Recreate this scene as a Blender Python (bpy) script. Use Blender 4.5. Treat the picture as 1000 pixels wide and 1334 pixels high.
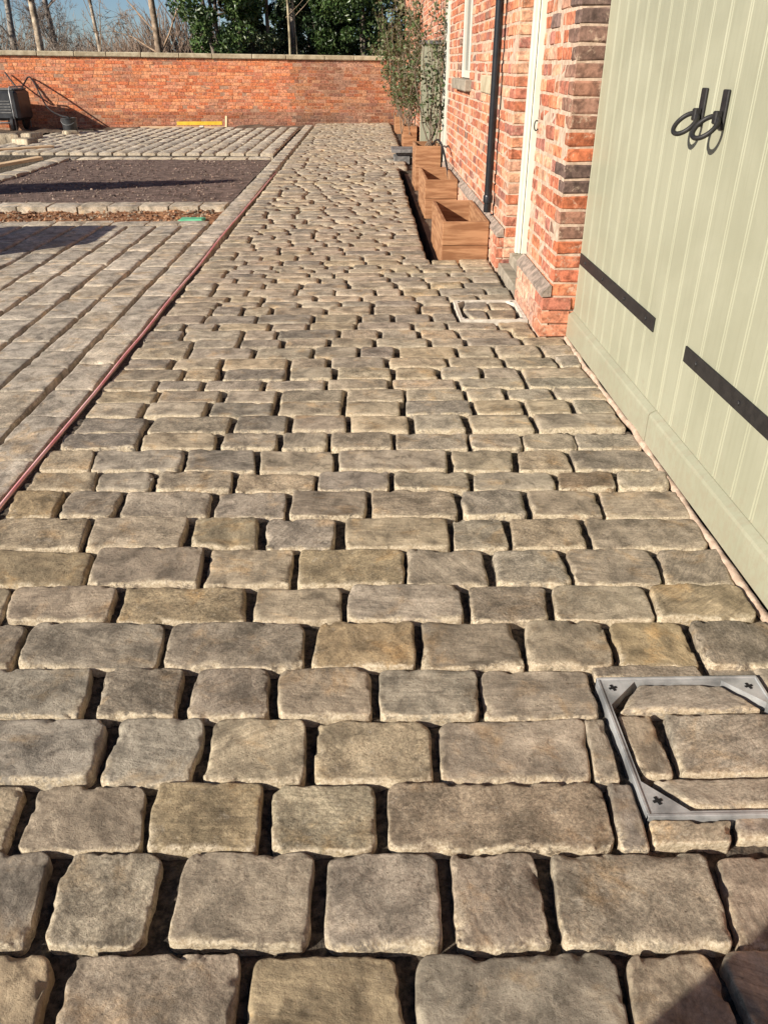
import bpy, math, random
import numpy as np
from mathutils import Vector, Matrix

for o in list(bpy.data.objects):
    bpy.data.objects.remove(o)
sc = bpy.context.scene
COL = sc.collection

# ------------------------------------------------------------------ camera, sky, sun, exposure
SUN_AZ, SUN_EL = math.radians(55), math.radians(25)     # light travels towards (+x, +y)
cam = bpy.data.cameras.new('camera')
cam.sensor_fit = 'VERTICAL'; cam.sensor_height = 24.0
cam.lens = 24.0 * 1022.7 / 1334.0
cam.clip_start = 0.02; cam.clip_end = 3000
camo = bpy.data.objects.new('camera', cam); COL.objects.link(camo)
camo.location = (0, 0, 1.4)
camo.rotation_euler = (math.radians(90 - 29.77), 0, math.radians(-1.2))
sc.camera = camo

w = bpy.data.worlds.new('World'); sc.world = w; w.use_nodes = True
wn = w.node_tree; wn.nodes.clear()
sky = wn.nodes.new('ShaderNodeTexSky'); sky.sky_type = 'NISHITA'; sky.sun_disc = False
sky.sun_elevation = SUN_EL; sky.sun_rotation = math.pi + SUN_AZ
sky.air_density = 0.7; sky.dust_density = 0.35; sky.ozone_density = 3.5; sky.altitude = 60
bg = wn.nodes.new('ShaderNodeBackground'); bg.inputs['Strength'].default_value = 0.06
wo = wn.nodes.new('ShaderNodeOutputWorld')
wn.links.new(sky.outputs[0], bg.inputs[0]); wn.links.new(bg.outputs[0], wo.inputs[0])

sun = bpy.data.lights.new('sun', 'SUN'); sun.energy = 5.0; sun.angle = math.radians(0.53)
sun.color = (1.0, 0.915, 0.80)
suno = bpy.data.objects.new('sun', sun); COL.objects.link(suno)
sd = Vector((math.sin(SUN_AZ)*math.cos(SUN_EL), math.cos(SUN_AZ)*math.cos(SUN_EL), -math.sin(SUN_EL)))
suno.rotation_euler = sd.to_track_quat('-Z', 'Y').to_euler()
suno.location = (-10, -8, 12)

sc.view_settings.view_transform = 'Standard'; sc.view_settings.look = 'None'
sc.view_settings.gamma = 1.0; sc.view_settings.exposure = 0.64
sc.view_settings.use_curve_mapping = False
sc.cycles.max_bounces = 6
sc.cycles.use_denoising = True

rng = np.random.default_rng(11)
random.seed(5)

# ------------------------------------------------------------------ numpy noise
_CX = np.array([0, 0, 0, 0, 1, 1, 1, 1])[:, None]; _CY = np.array([0, 0, 1, 1, 0, 0, 1, 1])[:, None]; _CZ = np.array([0, 1, 0, 1, 0, 1, 0, 1])[:, None]
_KX, _KY, _KZ = (np.uint32(374761393), np.uint32(668265263), np.uint32(1442695041))
def vnoise(p, seed=0):
    fl = np.floor(p); f = p-fl; i = fl.astype(np.int64)
    f = f*f*f*(f*(f*6-15)+10)
    h = ((i[:, 0]+_CX).astype(np.uint32)*_KX+(i[:, 1]+_CY).astype(np.uint32)*_KY+(i[:, 2]+_CZ).astype(np.uint32)*_KZ+np.uint32((seed*974634277) & 0xffffffff))
    h = (h ^ (h >> np.uint32(13)))*np.uint32(1274126177)
    h = (h ^ (h >> np.uint32(16)))*np.uint32(2246822519)
    h = h ^ (h >> np.uint32(15))
    w_ = np.where(_CX, f[:, 0], 1-f[:, 0])*np.where(_CY, f[:, 1], 1-f[:, 1])*np.where(_CZ, f[:, 2], 1-f[:, 2])
    return (w_*((h & np.uint32(0xffff))/32767.5-1.0)).sum(0)
def fbm(p, octs=4, seed=0, gain=0.5):
    r, a, q = 0, 1.0, p.copy()
    for k in range(octs):
        r = r + a*vnoise(q, seed+k*17); q = q*2.03+3.7; a *= gain
    return r

# ------------------------------------------------------------------ mesh helpers
class Geo:
    def __init__(s): s.v, s.f, s.t, s.e, s.c, s.n = [], [], [], [], [], 0
    def add(s, v, f, tint=(1, 1, 1), edge=None, tc=None):
        v = np.asarray(v, float); n = len(v)
        s.v.append(v)
        o = s.n
        s.f.extend([tuple(i+o for i in q) for q in f])
        t = np.asarray(tint, float)
        s.t.append(np.tile(t, (n, 1)) if t.ndim == 1 else t)
        s.e.append(np.zeros(n) if edge is None else edge)
        s.c.append(v if tc is None else tc)
        s.n += n
    def obj(s, name, mat, parent=None, smooth=False, loc=None, sharp=None):
        me = bpy.data.meshes.new(name)
        V = np.concatenate(s.v)
        if loc is not None: V = V - np.array(loc)
        me.from_pydata(V.tolist(), [], s.f)
        T = np.concatenate(s.t); T = np.hstack([T, np.ones((len(T), 1))]).astype(np.float32)
        a = me.attributes.new('tint', 'FLOAT_COLOR', 'POINT'); a.data.foreach_set('color', T.ravel())
        E_ = np.concatenate(s.e).astype(np.float32)
        a = me.attributes.new('edge', 'FLOAT', 'POINT'); a.data.foreach_set('value', E_)
        a = me.attributes.new('tc', 'FLOAT_VECTOR', 'POINT'); a.data.foreach_set('vector', np.concatenate(s.c).astype(np.float32).ravel())
        if smooth: me.polygons.foreach_set('use_smooth', [True]*len(me.polygons))
        if sharp is not None and smooth:
            me.set_sharp_from_angle(angle=math.radians(sharp))
        me.update()
        o = bpy.data.objects.new(name, me); COL.objects.link(o)
        if mat: me.materials.append(mat)
        if loc is not None: o.location = loc
        if parent: attach(o, parent)
        return o
def attach(o, p):
    o.parent = p
    q = p
    off = Vector((0, 0, 0))
    while q is not None:
        off += q.location; q = q.parent
    o.location = o.location - off       # nothing but translations in the parents used this way
def empty(name, loc=(0, 0, 0), parent=None):
    o = bpy.data.objects.new(name, None); COL.objects.link(o); o.location = loc
    o.empty_display_size = 0.2
    if parent: attach(o, parent)
    return o
def tag(o, label=None, cat=None, group=None, kind=None):
    if label: o['label'] = label
    if cat: o['category'] = cat
    if group: o['group'] = group
    if kind: o['kind'] = kind
    return o

def cbox(x0, x1, y0, y1, z0, z1, b=0.004, jit=0.0):
    """box with chamfered edges: 24 vertices"""
    b = min(b, (x1-x0)*.45, (y1-y0)*.45, (z1-z0)*.45)
    v = []; idx = {}
    for i, (sx, X) in enumerate(((-1, x0), (1, x1))):
        for j, (sy, Y) in enumerate(((-1, y0), (1, y1))):
            for k, (sz, Z) in enumerate(((-1, z0), (1, z1))):
                for a in range(3):
                    p = [X-sx*b, Y-sy*b, Z-sz*b]; p[a] = (X, Y, Z)[a]
                    idx[(i, j, k, a)] = len(v); v.append(p)
    f = []
    I = lambda i, j, k, a: idx[(i, j, k, a)]
    for s in (0, 1):
        q = [I(s, 0, 0, 0), I(s, 1, 0, 0), I(s, 1, 1, 0), I(s, 0, 1, 0)]; f.append(q if s else q[::-1])
        q = [I(0, s, 0, 1), I(0, s, 1, 1), I(1, s, 1, 1), I(1, s, 0, 1)]; f.append(q if s else q[::-1])
        q = [I(0, 0, s, 2), I(1, 0, s, 2), I(1, 1, s, 2), I(0, 1, s, 2)]; f.append(q if s else q[::-1])
    for s in (0, 1):
        for t in (0, 1):
            f.append([I(s, t, 0, 0), I(s, t, 0, 1), I(s, t, 1, 1), I(s, t, 1, 0)][::(1 if (s+t) % 2 else -1)])
            f.append([I(s, 0, t, 0), I(s, 0, t, 2), I(s, 1, t, 2), I(s, 1, t, 0)][::(-1 if (s+t) % 2 else 1)])
            f.append([I(0, s, t, 1), I(0, s, t, 2), I(1, s, t, 2), I(1, s, t, 1)][::(1 if (s+t) % 2 else -1)])
    for i in (0, 1):
        for j in (0, 1):
            for k in (0, 1):
                f.append([I(i, j, k, 0), I(i, j, k, 1), I(i, j, k, 2)][::(1 if (i+j+k) % 2 else -1)])
    v = np.array(v)
    if jit: v = v + rng.uniform(-jit, jit, v.shape)
    return v, f

def tube(pts, rad, n=6, cap=True):
    pts = np.asarray(pts, float); m = len(pts)
    rad = np.full(m, rad) if np.isscalar(rad) else np.asarray(rad, float)
    T = np.gradient(pts, axis=0); T /= np.linalg.norm(T, axis=1)[:, None]+1e-9
    ref = np.array([0, 0, 1.0]) if abs(T[0, 2]) < .9 else np.array([1.0, 0, 0])
    V = []
    a = np.arange(n)*2*math.pi/n
    N = np.cross(T[0], ref); N /= np.linalg.norm(N)
    for i in range(m):
        N = N - T[i]*(N@T[i]); N /= np.linalg.norm(N)+1e-9
        B = np.cross(T[i], N)
        V.append(pts[i] + rad[i]*(np.cos(a)[:, None]*N + np.sin(a)[:, None]*B))
    V = np.concatenate(V); F = []
    for i in range(m-1):
        for k in range(n):
            k2 = (k+1) % n
            F.append((i*n+k, i*n+k2, (i+1)*n+k2, (i+1)*n+k))
    if cap:
        F.append(tuple(range(n))[::-1]); F.append(tuple((m-1)*n+k for k in range(n)))
    return V, F

def fast_tube(pts, rad, n=3):
    pts = np.asarray(pts, float); m = len(pts); T = pts[-1]-pts[0]; T = T/(math.sqrt(T@T)+1e-9)
    r_ = (0.0, 1.0, 0.0) if abs(T[1]) < .8 else (1.0, 0.0, 0.0)
    N = np.array([T[1]*r_[2]-T[2]*r_[1], T[2]*r_[0]-T[0]*r_[2], T[0]*r_[1]-T[1]*r_[0]]); N /= math.sqrt(N@N)
    B = np.array([T[1]*N[2]-T[2]*N[1], T[2]*N[0]-T[0]*N[2], T[0]*N[1]-T[1]*N[0]])
    a = np.arange(n)*2*math.pi/n
    off = np.cos(a)[:, None]*N+np.sin(a)[:, None]*B
    V = (pts[:, None, :]+np.asarray(rad)[:, None, None]*off[None]).reshape(-1, 3)
    F = [(i*n+k, i*n+(k+1) % n, (i+1)*n+(k+1) % n, (i+1)*n+k) for i in range(m-1) for k in range(n)]
    return V, F

def lathe(prof, n=20, c=(0, 0, 0)):
    V = []; F = []
    for r, z in prof:
        for k in range(n):
            a = 2*math.pi*k/n; V.append((c[0]+r*math.cos(a), c[1]+r*math.sin(a), c[2]+z))
    for i in range(len(prof)-1):
        for k in range(n):
            k2 = (k+1) % n; F.append((i*n+k, i*n+k2, (i+1)*n+k2, (i+1)*n+k))
    return np.array(V), F

def prism(poly, z0, z1):
    """extruded polygon (counter-clockwise seen from above)"""
    n = len(poly); V = [(x, y, z0) for x, y in poly]+[(x, y, z1) for x, y in poly]
    F = [tuple(range(n))[::-1], tuple(range(n, 2*n))]
    for k in range(n):
        k2 = (k+1) % n; F.append((k, k2, n+k2, n+k))
    return np.array(V, float), F

# ------------------------------------------------------------------ materials
def new_mat(name):
    m = bpy.data.materials.new(name); m.use_nodes = True
    nt = m.node_tree; nt.nodes.clear()
    out = nt.nodes.new('ShaderNodeOutputMaterial')
    b = nt.nodes.new('ShaderNodeBsdfPrincipled')
    nt.links.new(b.outputs[0], out.inputs[0])
    return m, nt, b
class NT:
    def __init__(s, nt): s.nt = nt; s.L = nt.links.new
    def n(s, t, **k):
        x = s.nt.nodes.new(t)
        for a, b in k.items(): setattr(x, a, b)
        return x
    def attr(s, name): return s.n('ShaderNodeAttribute', attribute_name=name)
    def set(s, node, inp, val):
        if hasattr(val, 'links') or hasattr(val, 'is_linked'): s.L(val, node.inputs[inp])
        else: node.inputs[inp].default_value = val
    def mapping(s, vec, scale=(1, 1, 1)):
        m = s.n('ShaderNodeMapping'); s.L(vec, m.inputs[0]); m.inputs['Scale'].default_value = scale; return m.outputs[0]
    def noise(s, vec, scale, detail=4, rough=.55, dist=0):
        x = s.n('ShaderNodeTexNoise'); s.L(vec, x.inputs['Vector'])
        x.inputs['Scale'].default_value = scale; x.inputs['Detail'].default_value = detail
        x.inputs['Roughness'].default_value = rough; x.inputs['Distortion'].default_value = dist
        return x.outputs[0]
    def ramp(s, fac, a, b, va=0.0, vb=1.0):
        x = s.n('ShaderNodeMapRange'); x.interpolation_type = 'SMOOTHSTEP'
        s.L(fac, x.inputs[0]); x.inputs[1].default_value = a; x.inputs[2].default_value = b
        x.inputs[3].default_value = va; x.inputs[4].default_value = vb
        return x.outputs[0]
    def math(s, op, a, b=None):
        x = s.n('ShaderNodeMath', operation=op); s.set(x, 0, a)
        if b is not None: s.set(x, 1, b)
        return x.outputs[0]
    def mix(s, fac, a, b, mode='MIX'):
        x = s.n('ShaderNodeMix', data_type='RGBA', blend_type=mode)
        s.set(x, 0, fac)
        for i, v in ((6, a), (7, b)):
            if isinstance(v, tuple): x.inputs[i].default_value = (*v[:3], 1)
            else: s.L(v, x.inputs[i])
        return x.outputs[2]
    def grey(s, v):
        x = s.n('ShaderNodeCombineColor'); [s.L(v, x.inputs[i]) for i in range(3)]; return x.outputs[0]
    def bump(s, h, strength, dist, prev=None):
        x = s.n('ShaderNodeBump'); s.L(h, x.inputs['Height'])
        x.inputs['Strength'].default_value = strength; x.inputs['Distance'].default_value = dist
        if prev is not None: s.L(prev, x.inputs['Normal'])
        return x.outputs[0]

def mat_stone(name, gain=1.0, cream=(.68, .59, .43), ochre=.45):
    m, nt, b = new_mat(name); N = NT(nt)
    tc = N.attr('tc').outputs['Vector']; tint = N.attr('tint').outputs['Color']; edge = N.attr('edge').outputs['Fac']
    k1 = N.ramp(N.noise(tc, .31, 0, .5), .30, .70); k2 = N.ramp(N.noise(N.mapping(tc, (1, -1.3, .7)), .37, 0, .5), .32, .68)   # vary from stone to stone
    n1 = N.noise(tc, 9, 10, .72, .4)
    n2 = N.noise(tc, 130, 8, .78)
    n3 = N.noise(N.mapping(tc, (6, 90, 20)), 1.0, 6, .65, 1.0)
    v = N.math('MULTIPLY', N.ramp(n1, .30, .70, .46*gain, 1.46*gain), N.math('ADD', 1.0, N.math('MULTIPLY', N.ramp(n2, .30, .70, -.36, .30), N.math('ADD', .35, k1))))
    v = N.math('MULTIPLY', v, N.math('ADD', 1.0, N.math('MULTIPLY', N.ramp(n3, .3, .7, -.24, .18), k2)))
    col = N.mix(1.0, tint, N.grey(v), 'MULTIPLY')
    st = N.ramp(N.noise(tc, 6.5, 8, .66, .5), .52, .70)
    col = N.mix(N.math('MULTIPLY', st, ochre), col, N.mix(1.0, col, (1.42, 1.08, .66), 'MULTIPLY'))
    dk = N.ramp(N.noise(tc, 15, 10, .74, .5), .52, .64)
    col = N.mix(N.math('MULTIPLY', dk, N.math('SUBTRACT', .80, N.math('MULTIPLY', k2, .45))), col, N.mix(1.0, col, (.46, .45, .44), 'MULTIPLY'))
    gl = N.ramp(N.noise(tc, 30, 10, .78, .3), .55, .68)            # pale scuffs and lichen
    col = N.mix(N.math('MULTIPLY', gl, N.math('MULTIPLY', N.math('ADD', .15, k1), .48)), col, (.54, .48, .38))
    pit = N.ramp(N.noise(tc, 62, 6, .7, .2), .60, .70)
    col = N.mix(N.math('MULTIPLY', pit, .55), col, N.mix(1.0, col, (.38, .35, .33), 'MULTIPLY'))
    wave = N.noise(N.mapping(tc, (3, 26, 8)), 1.0, 3, .6, 2.2)          # hairline cracks and scratches
    ck = N.math('MULTIPLY', N.ramp(N.math('ABSOLUTE', N.math('SUBTRACT', wave, .5)), .0, .006, 1.0, 0.0), N.ramp(N.noise(tc, 5, 3, .5), .50, .58))
    col = N.mix(N.math('MULTIPLY', ck, .5), col, N.mix(1.0, col, (.42, .38, .34), 'MULTIPLY'))
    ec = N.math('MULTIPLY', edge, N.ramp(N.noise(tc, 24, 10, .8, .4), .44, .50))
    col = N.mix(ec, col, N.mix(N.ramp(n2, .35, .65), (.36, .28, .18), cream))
    N.L(col, b.inputs['Base Color'])
    b.inputs['Roughness'].default_value = .8; b.inputs['Specular IOR Level'].default_value = .3
    h1 = N.noise(tc, 34, 10, .74, .3)
    nb = N.bump(h1, .6, .012)
    pb = N.math('SUBTRACT', N.ramp(n2, .2, .8), N.math('MULTIPLY', pit, 1.2))
    nb = N.bump(pb, .6, .0022, nb)
    N.L(nb, b.inputs['Normal'])
    return m
def mat_noise(name, c1, c2, scale=20, rough=.85, bump=.4, bdist=.004, bscale=60, spec=.3, coord='obj', metal=0.0, detail=6, lo=.35, hi=.65, mapscale=(1, 1, 1), tinted=False):
    m, nt, b = new_mat(name); N = NT(nt)
    vec = N.attr('tc').outputs['Vector']
    if mapscale != (1, 1, 1): vec = N.mapping(vec, mapscale)
    n1 = N.noise(vec, scale, detail, .6, .2)
    col = N.mix(N.ramp(n1, lo, hi), c1, c2)
    if tinted: col = N.mix(1.0, col, N.attr('tint').outputs['Color'], 'MULTIPLY')
    N.L(col, b.inputs['Base Color'])
    b.inputs['Roughness'].default_value = rough; b.inputs['Specular IOR Level'].default_value = spec
    b.inputs['Metallic'].default_value = metal
    if bump: N.L(N.bump(N.noise(vec, bscale, 6, .65), bump, bdist), b.inputs['Normal'])
    return m
def mat_brick(name, limewash=.35):
    m, nt, b = new_mat(name); N = NT(nt)
    tc = N.attr('tc').outputs['Vector']; tint = N.attr('tint').outputs['Color']
    n1 = N.noise(tc, 24, 6, .65, .3)
    col = N.mix(1.0, tint, N.grey(N.ramp(n1, .28, .72, .45, 1.45)), 'MULTIPLY')
    dk = N.ramp(N.noise(tc, 40, 5, .7), .60, .70)
    col = N.mix(N.math('MULTIPLY', dk, .6), col, N.mix(1.0, col, (.45, .42, .42), 'MULTIPLY'))
    lw = N.ramp(N.noise(tc, 13, 7, .72, .8), .52, .66)
    lw2 = N.ramp(N.noise(tc, 70, 5, .7), .40, .62)
    col = N.mix(N.math('MULTIPLY', N.math('MULTIPLY', lw, lw2), limewash), col, (.58, .44, .32))
    N.L(col, b.inputs['Base Color'])
    b.inputs['Roughness'].default_value = .88; b.inputs['Specular IOR Level'].default_value = .25
    N.L(N.bump(N.noise(tc, 90, 7, .7), .7, .005), b.inputs['Normal'])
    return m
def mat_leaf(name, rough=.45, trans=.25):
    m, nt, b = new_mat(name); N = NT(nt)
    t = N.attr('tint').outputs['Color']
    N.L(t, b.inputs['Base Color']); b.inputs['Roughness'].default_value = rough
    b.inputs['Specular IOR Level'].default_value = .45
    tr = N.n('ShaderNodeBsdfTranslucent'); N.L(t, tr.inputs[0])
    mx = N.n('ShaderNodeMixShader'); mx.inputs[0].default_value = trans
    N.L(b.outputs[0], mx.inputs[1]); N.L(tr.outputs[0], mx.inputs[2])
    out = [x for x in nt.nodes if x.type == 'OUTPUT_MATERIAL'][0]
    N.L(mx.outputs[0], out.inputs[0])
    return m

M = {}
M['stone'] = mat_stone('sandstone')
M['bed'] = mat_noise('joint_sand', (.030, .026, .021), (.13, .105, .078), 60, .95, .9, .012, 90)
M['earth'] = mat_noise('earth', (.07, .05, .035), (.16, .115, .08), 3, .95, .8, .03, 12)
M['soil'] = mat_noise('orange_soil', (.20, .085, .035), (.36, .18, .085), 9, .95, .9, .02, 30)
M['tarmac'] = mat_noise('planings', (.085, .058, .046), (.25, .175, .14), 9, .9, 1.0, .03, 45, detail=12, lo=.28, hi=.72)
M['brick'] = mat_brick('house_brick', .72)
M['gbrick'] = mat_brick('garden_brick', .30)
M['mortar'] = mat_noise('lime_mortar', (.40, .29, .21), (.60, .46, .35), 22, .95, .7, .006, 110)
M['gmortar'] = mat_noise('wall_mortar', (.34, .19, .12), (.48, .30, .20), 20, .95, .6, .006, 110)
M['cope'] = mat_noise('coping_stone', (.34, .28, .18), (.52, .45, .31), 6, .9, .5, .006, 40)
def mat_paint(name):
    m, nt, b = new_mat(name); N = NT(nt)
    tc = N.attr('tc').outputs['Vector']
    geo = N.n('ShaderNodeNewGeometry').outputs['Position']
    n1 = N.noise(geo, 1.7, 6, .65, .3)
    gr = N.noise(N.mapping(tc, (60, 60, 2.0)), 1.0, 6, .6)
    col = N.mix(N.ramp(n1, .35, .65), (.310, .310, .220), (.350, .347, .250))
    col = N.mix(N.math('MULTIPLY', N.ramp(gr, .45, .75), .35), col, (.25, .248, .172))
    # splashes of dry mud low on the boards
    sx = N.n('ShaderNodeSeparateXYZ'); N.L(geo, sx.inputs[0])
    low = N.ramp(sx.outputs[2], .02, .42, .62, .0)
    sp = N.ramp(N.math('ADD', N.noise(geo, 26, 9, .75), N.math('MULTIPLY', low, .35)), .62, .80)
    col = N.mix(N.math('MULTIPLY', sp, .40), col, (.30, .25, .175))
    sc_ = N.ramp(N.noise(N.mapping(geo, (1, 1, .35)), 42, 4, .8), .70, .74)
    col = N.mix(N.math('MULTIPLY', sc_, .25), col, (.42, .41, .33))
    N.L(col, b.inputs['Base Color']); b.inputs['Specular IOR Level'].default_value = .4
    N.L(N.ramp(n1, .3, .7, .40, .58), b.inputs['Roughness'])
    N.L(N.bump(gr, .22, .0016), b.inputs['Normal'])
    return m
M['paint'] = mat_paint('sage_paint')
M['cream'] = mat_noise('cream_paint', (.60, .58, .49), (.66, .64, .55), 5, .4, .08, .002, 60, spec=.4)
M['iron'] = mat_noise('black_iron', (.012, .011, .011), (.022, .020, .019), 30, .55, .25, .002, 160, spec=.4)
M['pipe'] = mat_noise('pipe_paint', (.010, .011, .013), (.016, .017, .020), 12, .28, .1, .002, 60, spec=.5)
M['galv'] = mat_noise('galvanised', (.20, .205, .205), (.46, .465, .455), 9, .55, .5, .002, 150, metal=.3, detail=10, spec=.5)
M['hole'] = mat_noise('keyhole_dark', (.008, .008, .008), (.012, .012, .012), 20, .9, 0)
M['wood'] = mat_noise('cedar', (.24, .11, .05), (.42, .225, .115), 2.2, .75, .4, .003, 30, mapscale=(1.5, 1.5, 14), detail=8)
M['potsoil'] = mat_noise('compost', (.012, .009, .007), (.035, .026, .02), 30, 1, .9, .015, 60)
M['hose'] = mat_noise('red_hose', (.78, .30, .31), (.88, .52, .50), 5, .5, .2, .002, 90)
M['rubber'] = mat_noise('black_rubber', (.012, .012, .013), (.03, .03, .032), 9, .5, .2, .003, 30)
M['conc'] = mat_noise('worn_concrete', (.46, .42, .35), (.66, .61, .52), 18, .9, .5, .004, 80)
M['dark'] = mat_noise('dark_plastic', (.02, .021, .023), (.04, .042, .045), 6, .4, .1, .003, 30, spec=.5)
M['glass'] = mat_noise('window_glass', (.02, .025, .03), (.03, .035, .04), 2, .06, 0, spec=.6)
M['yellow'] = mat_noise('yellow_paint', (.62, .42, .03), (.75, .52, .06), 8, .5, .1, .002, 40)
M['batten'] = mat_noise('pale_timber', (.50, .34, .19), (.66, .48, .30), 4, .75, .3, .003, 50, mapscale=(1, 6, 6))
M['slate'] = mat_noise('grey_slab', (.10, .10, .098), (.20, .195, .185), 14, .85, .5, .005, 60)
M['step'] = mat_noise('step_stone', (.22, .19, .145), (.36, .31, .24), 9, .9, .6, .006, 50)
M['moss'] = mat_noise('mossy_cap', (.19, .155, .125), (.40, .31, .25), 16, .95, .8, .008, 60)
M['bag'] = mat_noise('woven_bag', (.58, .56, .50), (.70, .68, .62), 8, .8, .4, .004, 120)
M['sand'] = mat_noise('building_sand', (.42, .28, .14), (.52, .36, .2), 20, 1, .6, .01, 40)
M['bark'] = mat_noise('bark', (.11, .092, .075), (.30, .265, .225), 5, .95, .7, .02, 14, tinted=True)
M['twig'] = mat_noise('twig', (.16, .125, .095), (.26, .21, .165), 4, .95, 0, tinted=True)
M['leaf'] = mat_leaf('evergreen_leaf', .38, .18)
M['cleaf'] = mat_leaf('climber_leaf', .5, .3)
M['green'] = mat_noise('green_plastic', (.10, .42, .22), (.16, .52, .30), 8, .4, 0)
M['grass'] = mat_noise('rough_grass', (.05, .07, .02), (.10, .11, .04), 4, .95, .8, .03, 20)

# ------------------------------------------------------------------ setts
TONES = np.array([(.385, .310, .222), (.355, .300, .225), (.41, .335, .232), (.315, .270, .208), (.39, .325, .240),
                  (.365, .305, .225), (.265, .228, .182), (.42, .335, .22), (.375, .320, .245), (.335, .275, .20)])
TONES = TONES*.8+TONES.mean(0)*.2
def sett(quad, seed, zt=0.0, tint=None, nu=8, nv=6, r=.013, warp=.006, rough=.0025, depth=.13, dome=.004, tilt=.012, rc=None, chip=1.0, edge_gain=1.0):
    R = np.random.default_rng(seed)
    P = np.array(quad, float).reshape(4, 2); bl, br, fr, fl = P
    hw = (np.linalg.norm(br-bl)+np.linalg.norm(fr-fl))/4; hd = (np.linalg.norm(bl-fl)+np.linalg.norm(br-fr))/4
    e = lambda t: np.sign(t)*(1-(1-np.abs(t))**1.6)
    u, v = np.meshgrid(e(np.linspace(-1, 1, nu)), e(np.linspace(-1, 1, nv)), indexing='ij')
    u = u.ravel(); v = v.ravel()
    h = np.array([hw, hd]); p = np.stack([u, v], 1)*h
    rcn = (rc if rc is not None else R.uniform(.010, .032)); rcn = min(rcn, .45*min(hw, hd))
    s = np.maximum(np.abs(u), np.abs(v)); ss = np.maximum(s, 1e-6)
    bp = p/ss[:, None]
    q = np.abs(bp)-(h-rcn); cor = (q > 0).all(1)
    ln = np.linalg.norm(q, axis=1)+1e-9
    tgt = np.sign(bp)*((h-rcn)+q/ln[:, None]*rcn)
    dlt = np.where(cor[:, None], tgt-bp, 0)
    p = p+dlt*(s**3)[:, None]
    qq = np.abs(p)-(h-rcn)
    sdf = np.linalg.norm(np.maximum(qq, 0), axis=1)+np.minimum(qq.max(1), 0)-rcn
    d = np.maximum(-sdf, 0)
    U, V_ = p[:, 0]/hw, p[:, 1]/hd
    xy = ((1-U)*(1-V_))[:, None]*fl + ((1+U)*(1-V_))[:, None]*fr + ((1-U)*(1+V_))[:, None]*bl + ((1+U)*(1+V_))[:, None]*br
    xy = xy/4
    off = R.uniform(-50, 50, 3)
    q3 = np.stack([p[:, 0], p[:, 1], np.zeros(len(p))], 1)+off
    # wobbling outline
    wv = np.stack([fbm(q3*11, 3, 1), fbm(q3*11+9.1, 3, 2)], 1)
    near = np.clip(1-d/.06, 0, 1)[:, None]
    rg = np.stack([vnoise(q3*48, 61), vnoise(q3*48+5, 62)], 1)*np.clip(1-d/.014, 0, 1)[:, None]
    xy = xy+wv*warp*near+rg*(R.uniform(.0, .0022) if nu > 20 else .0006)
    r = r*R.uniform(.7, 1.7); chip = chip*R.uniform(.3, 1.3)
    # edge rounding with chips
    n_edge = fbm(q3*16, 3, 5); n_chip = fbm(q3*30+4, 2, 8)
    rr = r*(1+.5*n_edge)+chip*.05*np.clip(n_chip-.34, 0, 1)+chip*.022*np.clip(n_edge-.30, 0, 1)
    rr = np.clip(rr, .0035, .026)
    x = np.clip(1-d/rr, 0, 1)
    drop = rr*(1-np.sqrt(np.maximum(1-x*x, 0)))*.9
    tx, ty = R.normal(0, tilt, 2)
    z = zt+tx*p[:, 0]+ty*p[:, 1]+dome*(1-(U**2+V_**2)/2)+rough*.8*fbm(q3*18, 5, 11, .62)+rough*1.4*np.minimum(0, fbm(q3*9, 3, 21))-drop
    top = np.stack([xy[:, 0], xy[:, 1], z], 1)
    idx = np.arange(nu*nv).reshape(nu, nv)
    F = [(int(idx[i, j]), int(idx[i+1, j]), int(idx[i+1, j+1]), int(idx[i, j+1])) for i in range(nu-1) for j in range(nv-1)]
    loop = [idx[i, 0] for i in range(nu-1)]+[idx[nu-1, j] for j in range(nv-1)]+[idx[i, nv-1] for i in range(nu-1, 0, -1)]+[idx[0, j] for j in range(nv-1, 0, -1)]
    loop = np.array(loop)
    c = xy.mean(0)
    ring = top[loop].copy(); ring[:, :2] += (ring[:, :2]-c)*.015; ring[:, 2] = zt-depth
    o = len(top); n = len(loop)
    Vv = np.concatenate([top, ring])
    F += [(o+k, o+(k+1) % n, int(loop[(k+1) % n]), int(loop[k])) for k in range(n)]
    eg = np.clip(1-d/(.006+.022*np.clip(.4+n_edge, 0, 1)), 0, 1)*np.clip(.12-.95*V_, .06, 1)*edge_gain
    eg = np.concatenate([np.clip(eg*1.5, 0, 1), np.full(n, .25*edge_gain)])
    a = R.uniform(0, 2*math.pi) if hw < hd*1.3 else R.normal(0, .25)
    ca, sa = math.cos(a), math.sin(a)
    tcx = np.concatenate([p, p[loop]]); tcz = np.concatenate([z-zt, ring[:, 2]])
    tc = np.stack([tcx[:, 0]*ca-tcx[:, 1]*sa, tcx[:, 0]*sa+tcx[:, 1]*ca, tcz], 1)+R.uniform(-30, 30, 3)
    if tint is None:
        tint = (.92 if P[:, 1].max() < 3.2 else 1.04)*TONES[R.integers(len(TONES))]*R.uniform(.88, 1.12)*(1+R.normal(0, .008, 3))
    return Vv, F, tint, eg, tc

def rect(x0, x1, y0, y1, j=0.0):
    q = np.array([(x0, y1), (x1, y1), (x1, y0), (x0, y0)], float)
    if j: q = q+rng.uniform(-j, j, q.shape)
    return q

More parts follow.
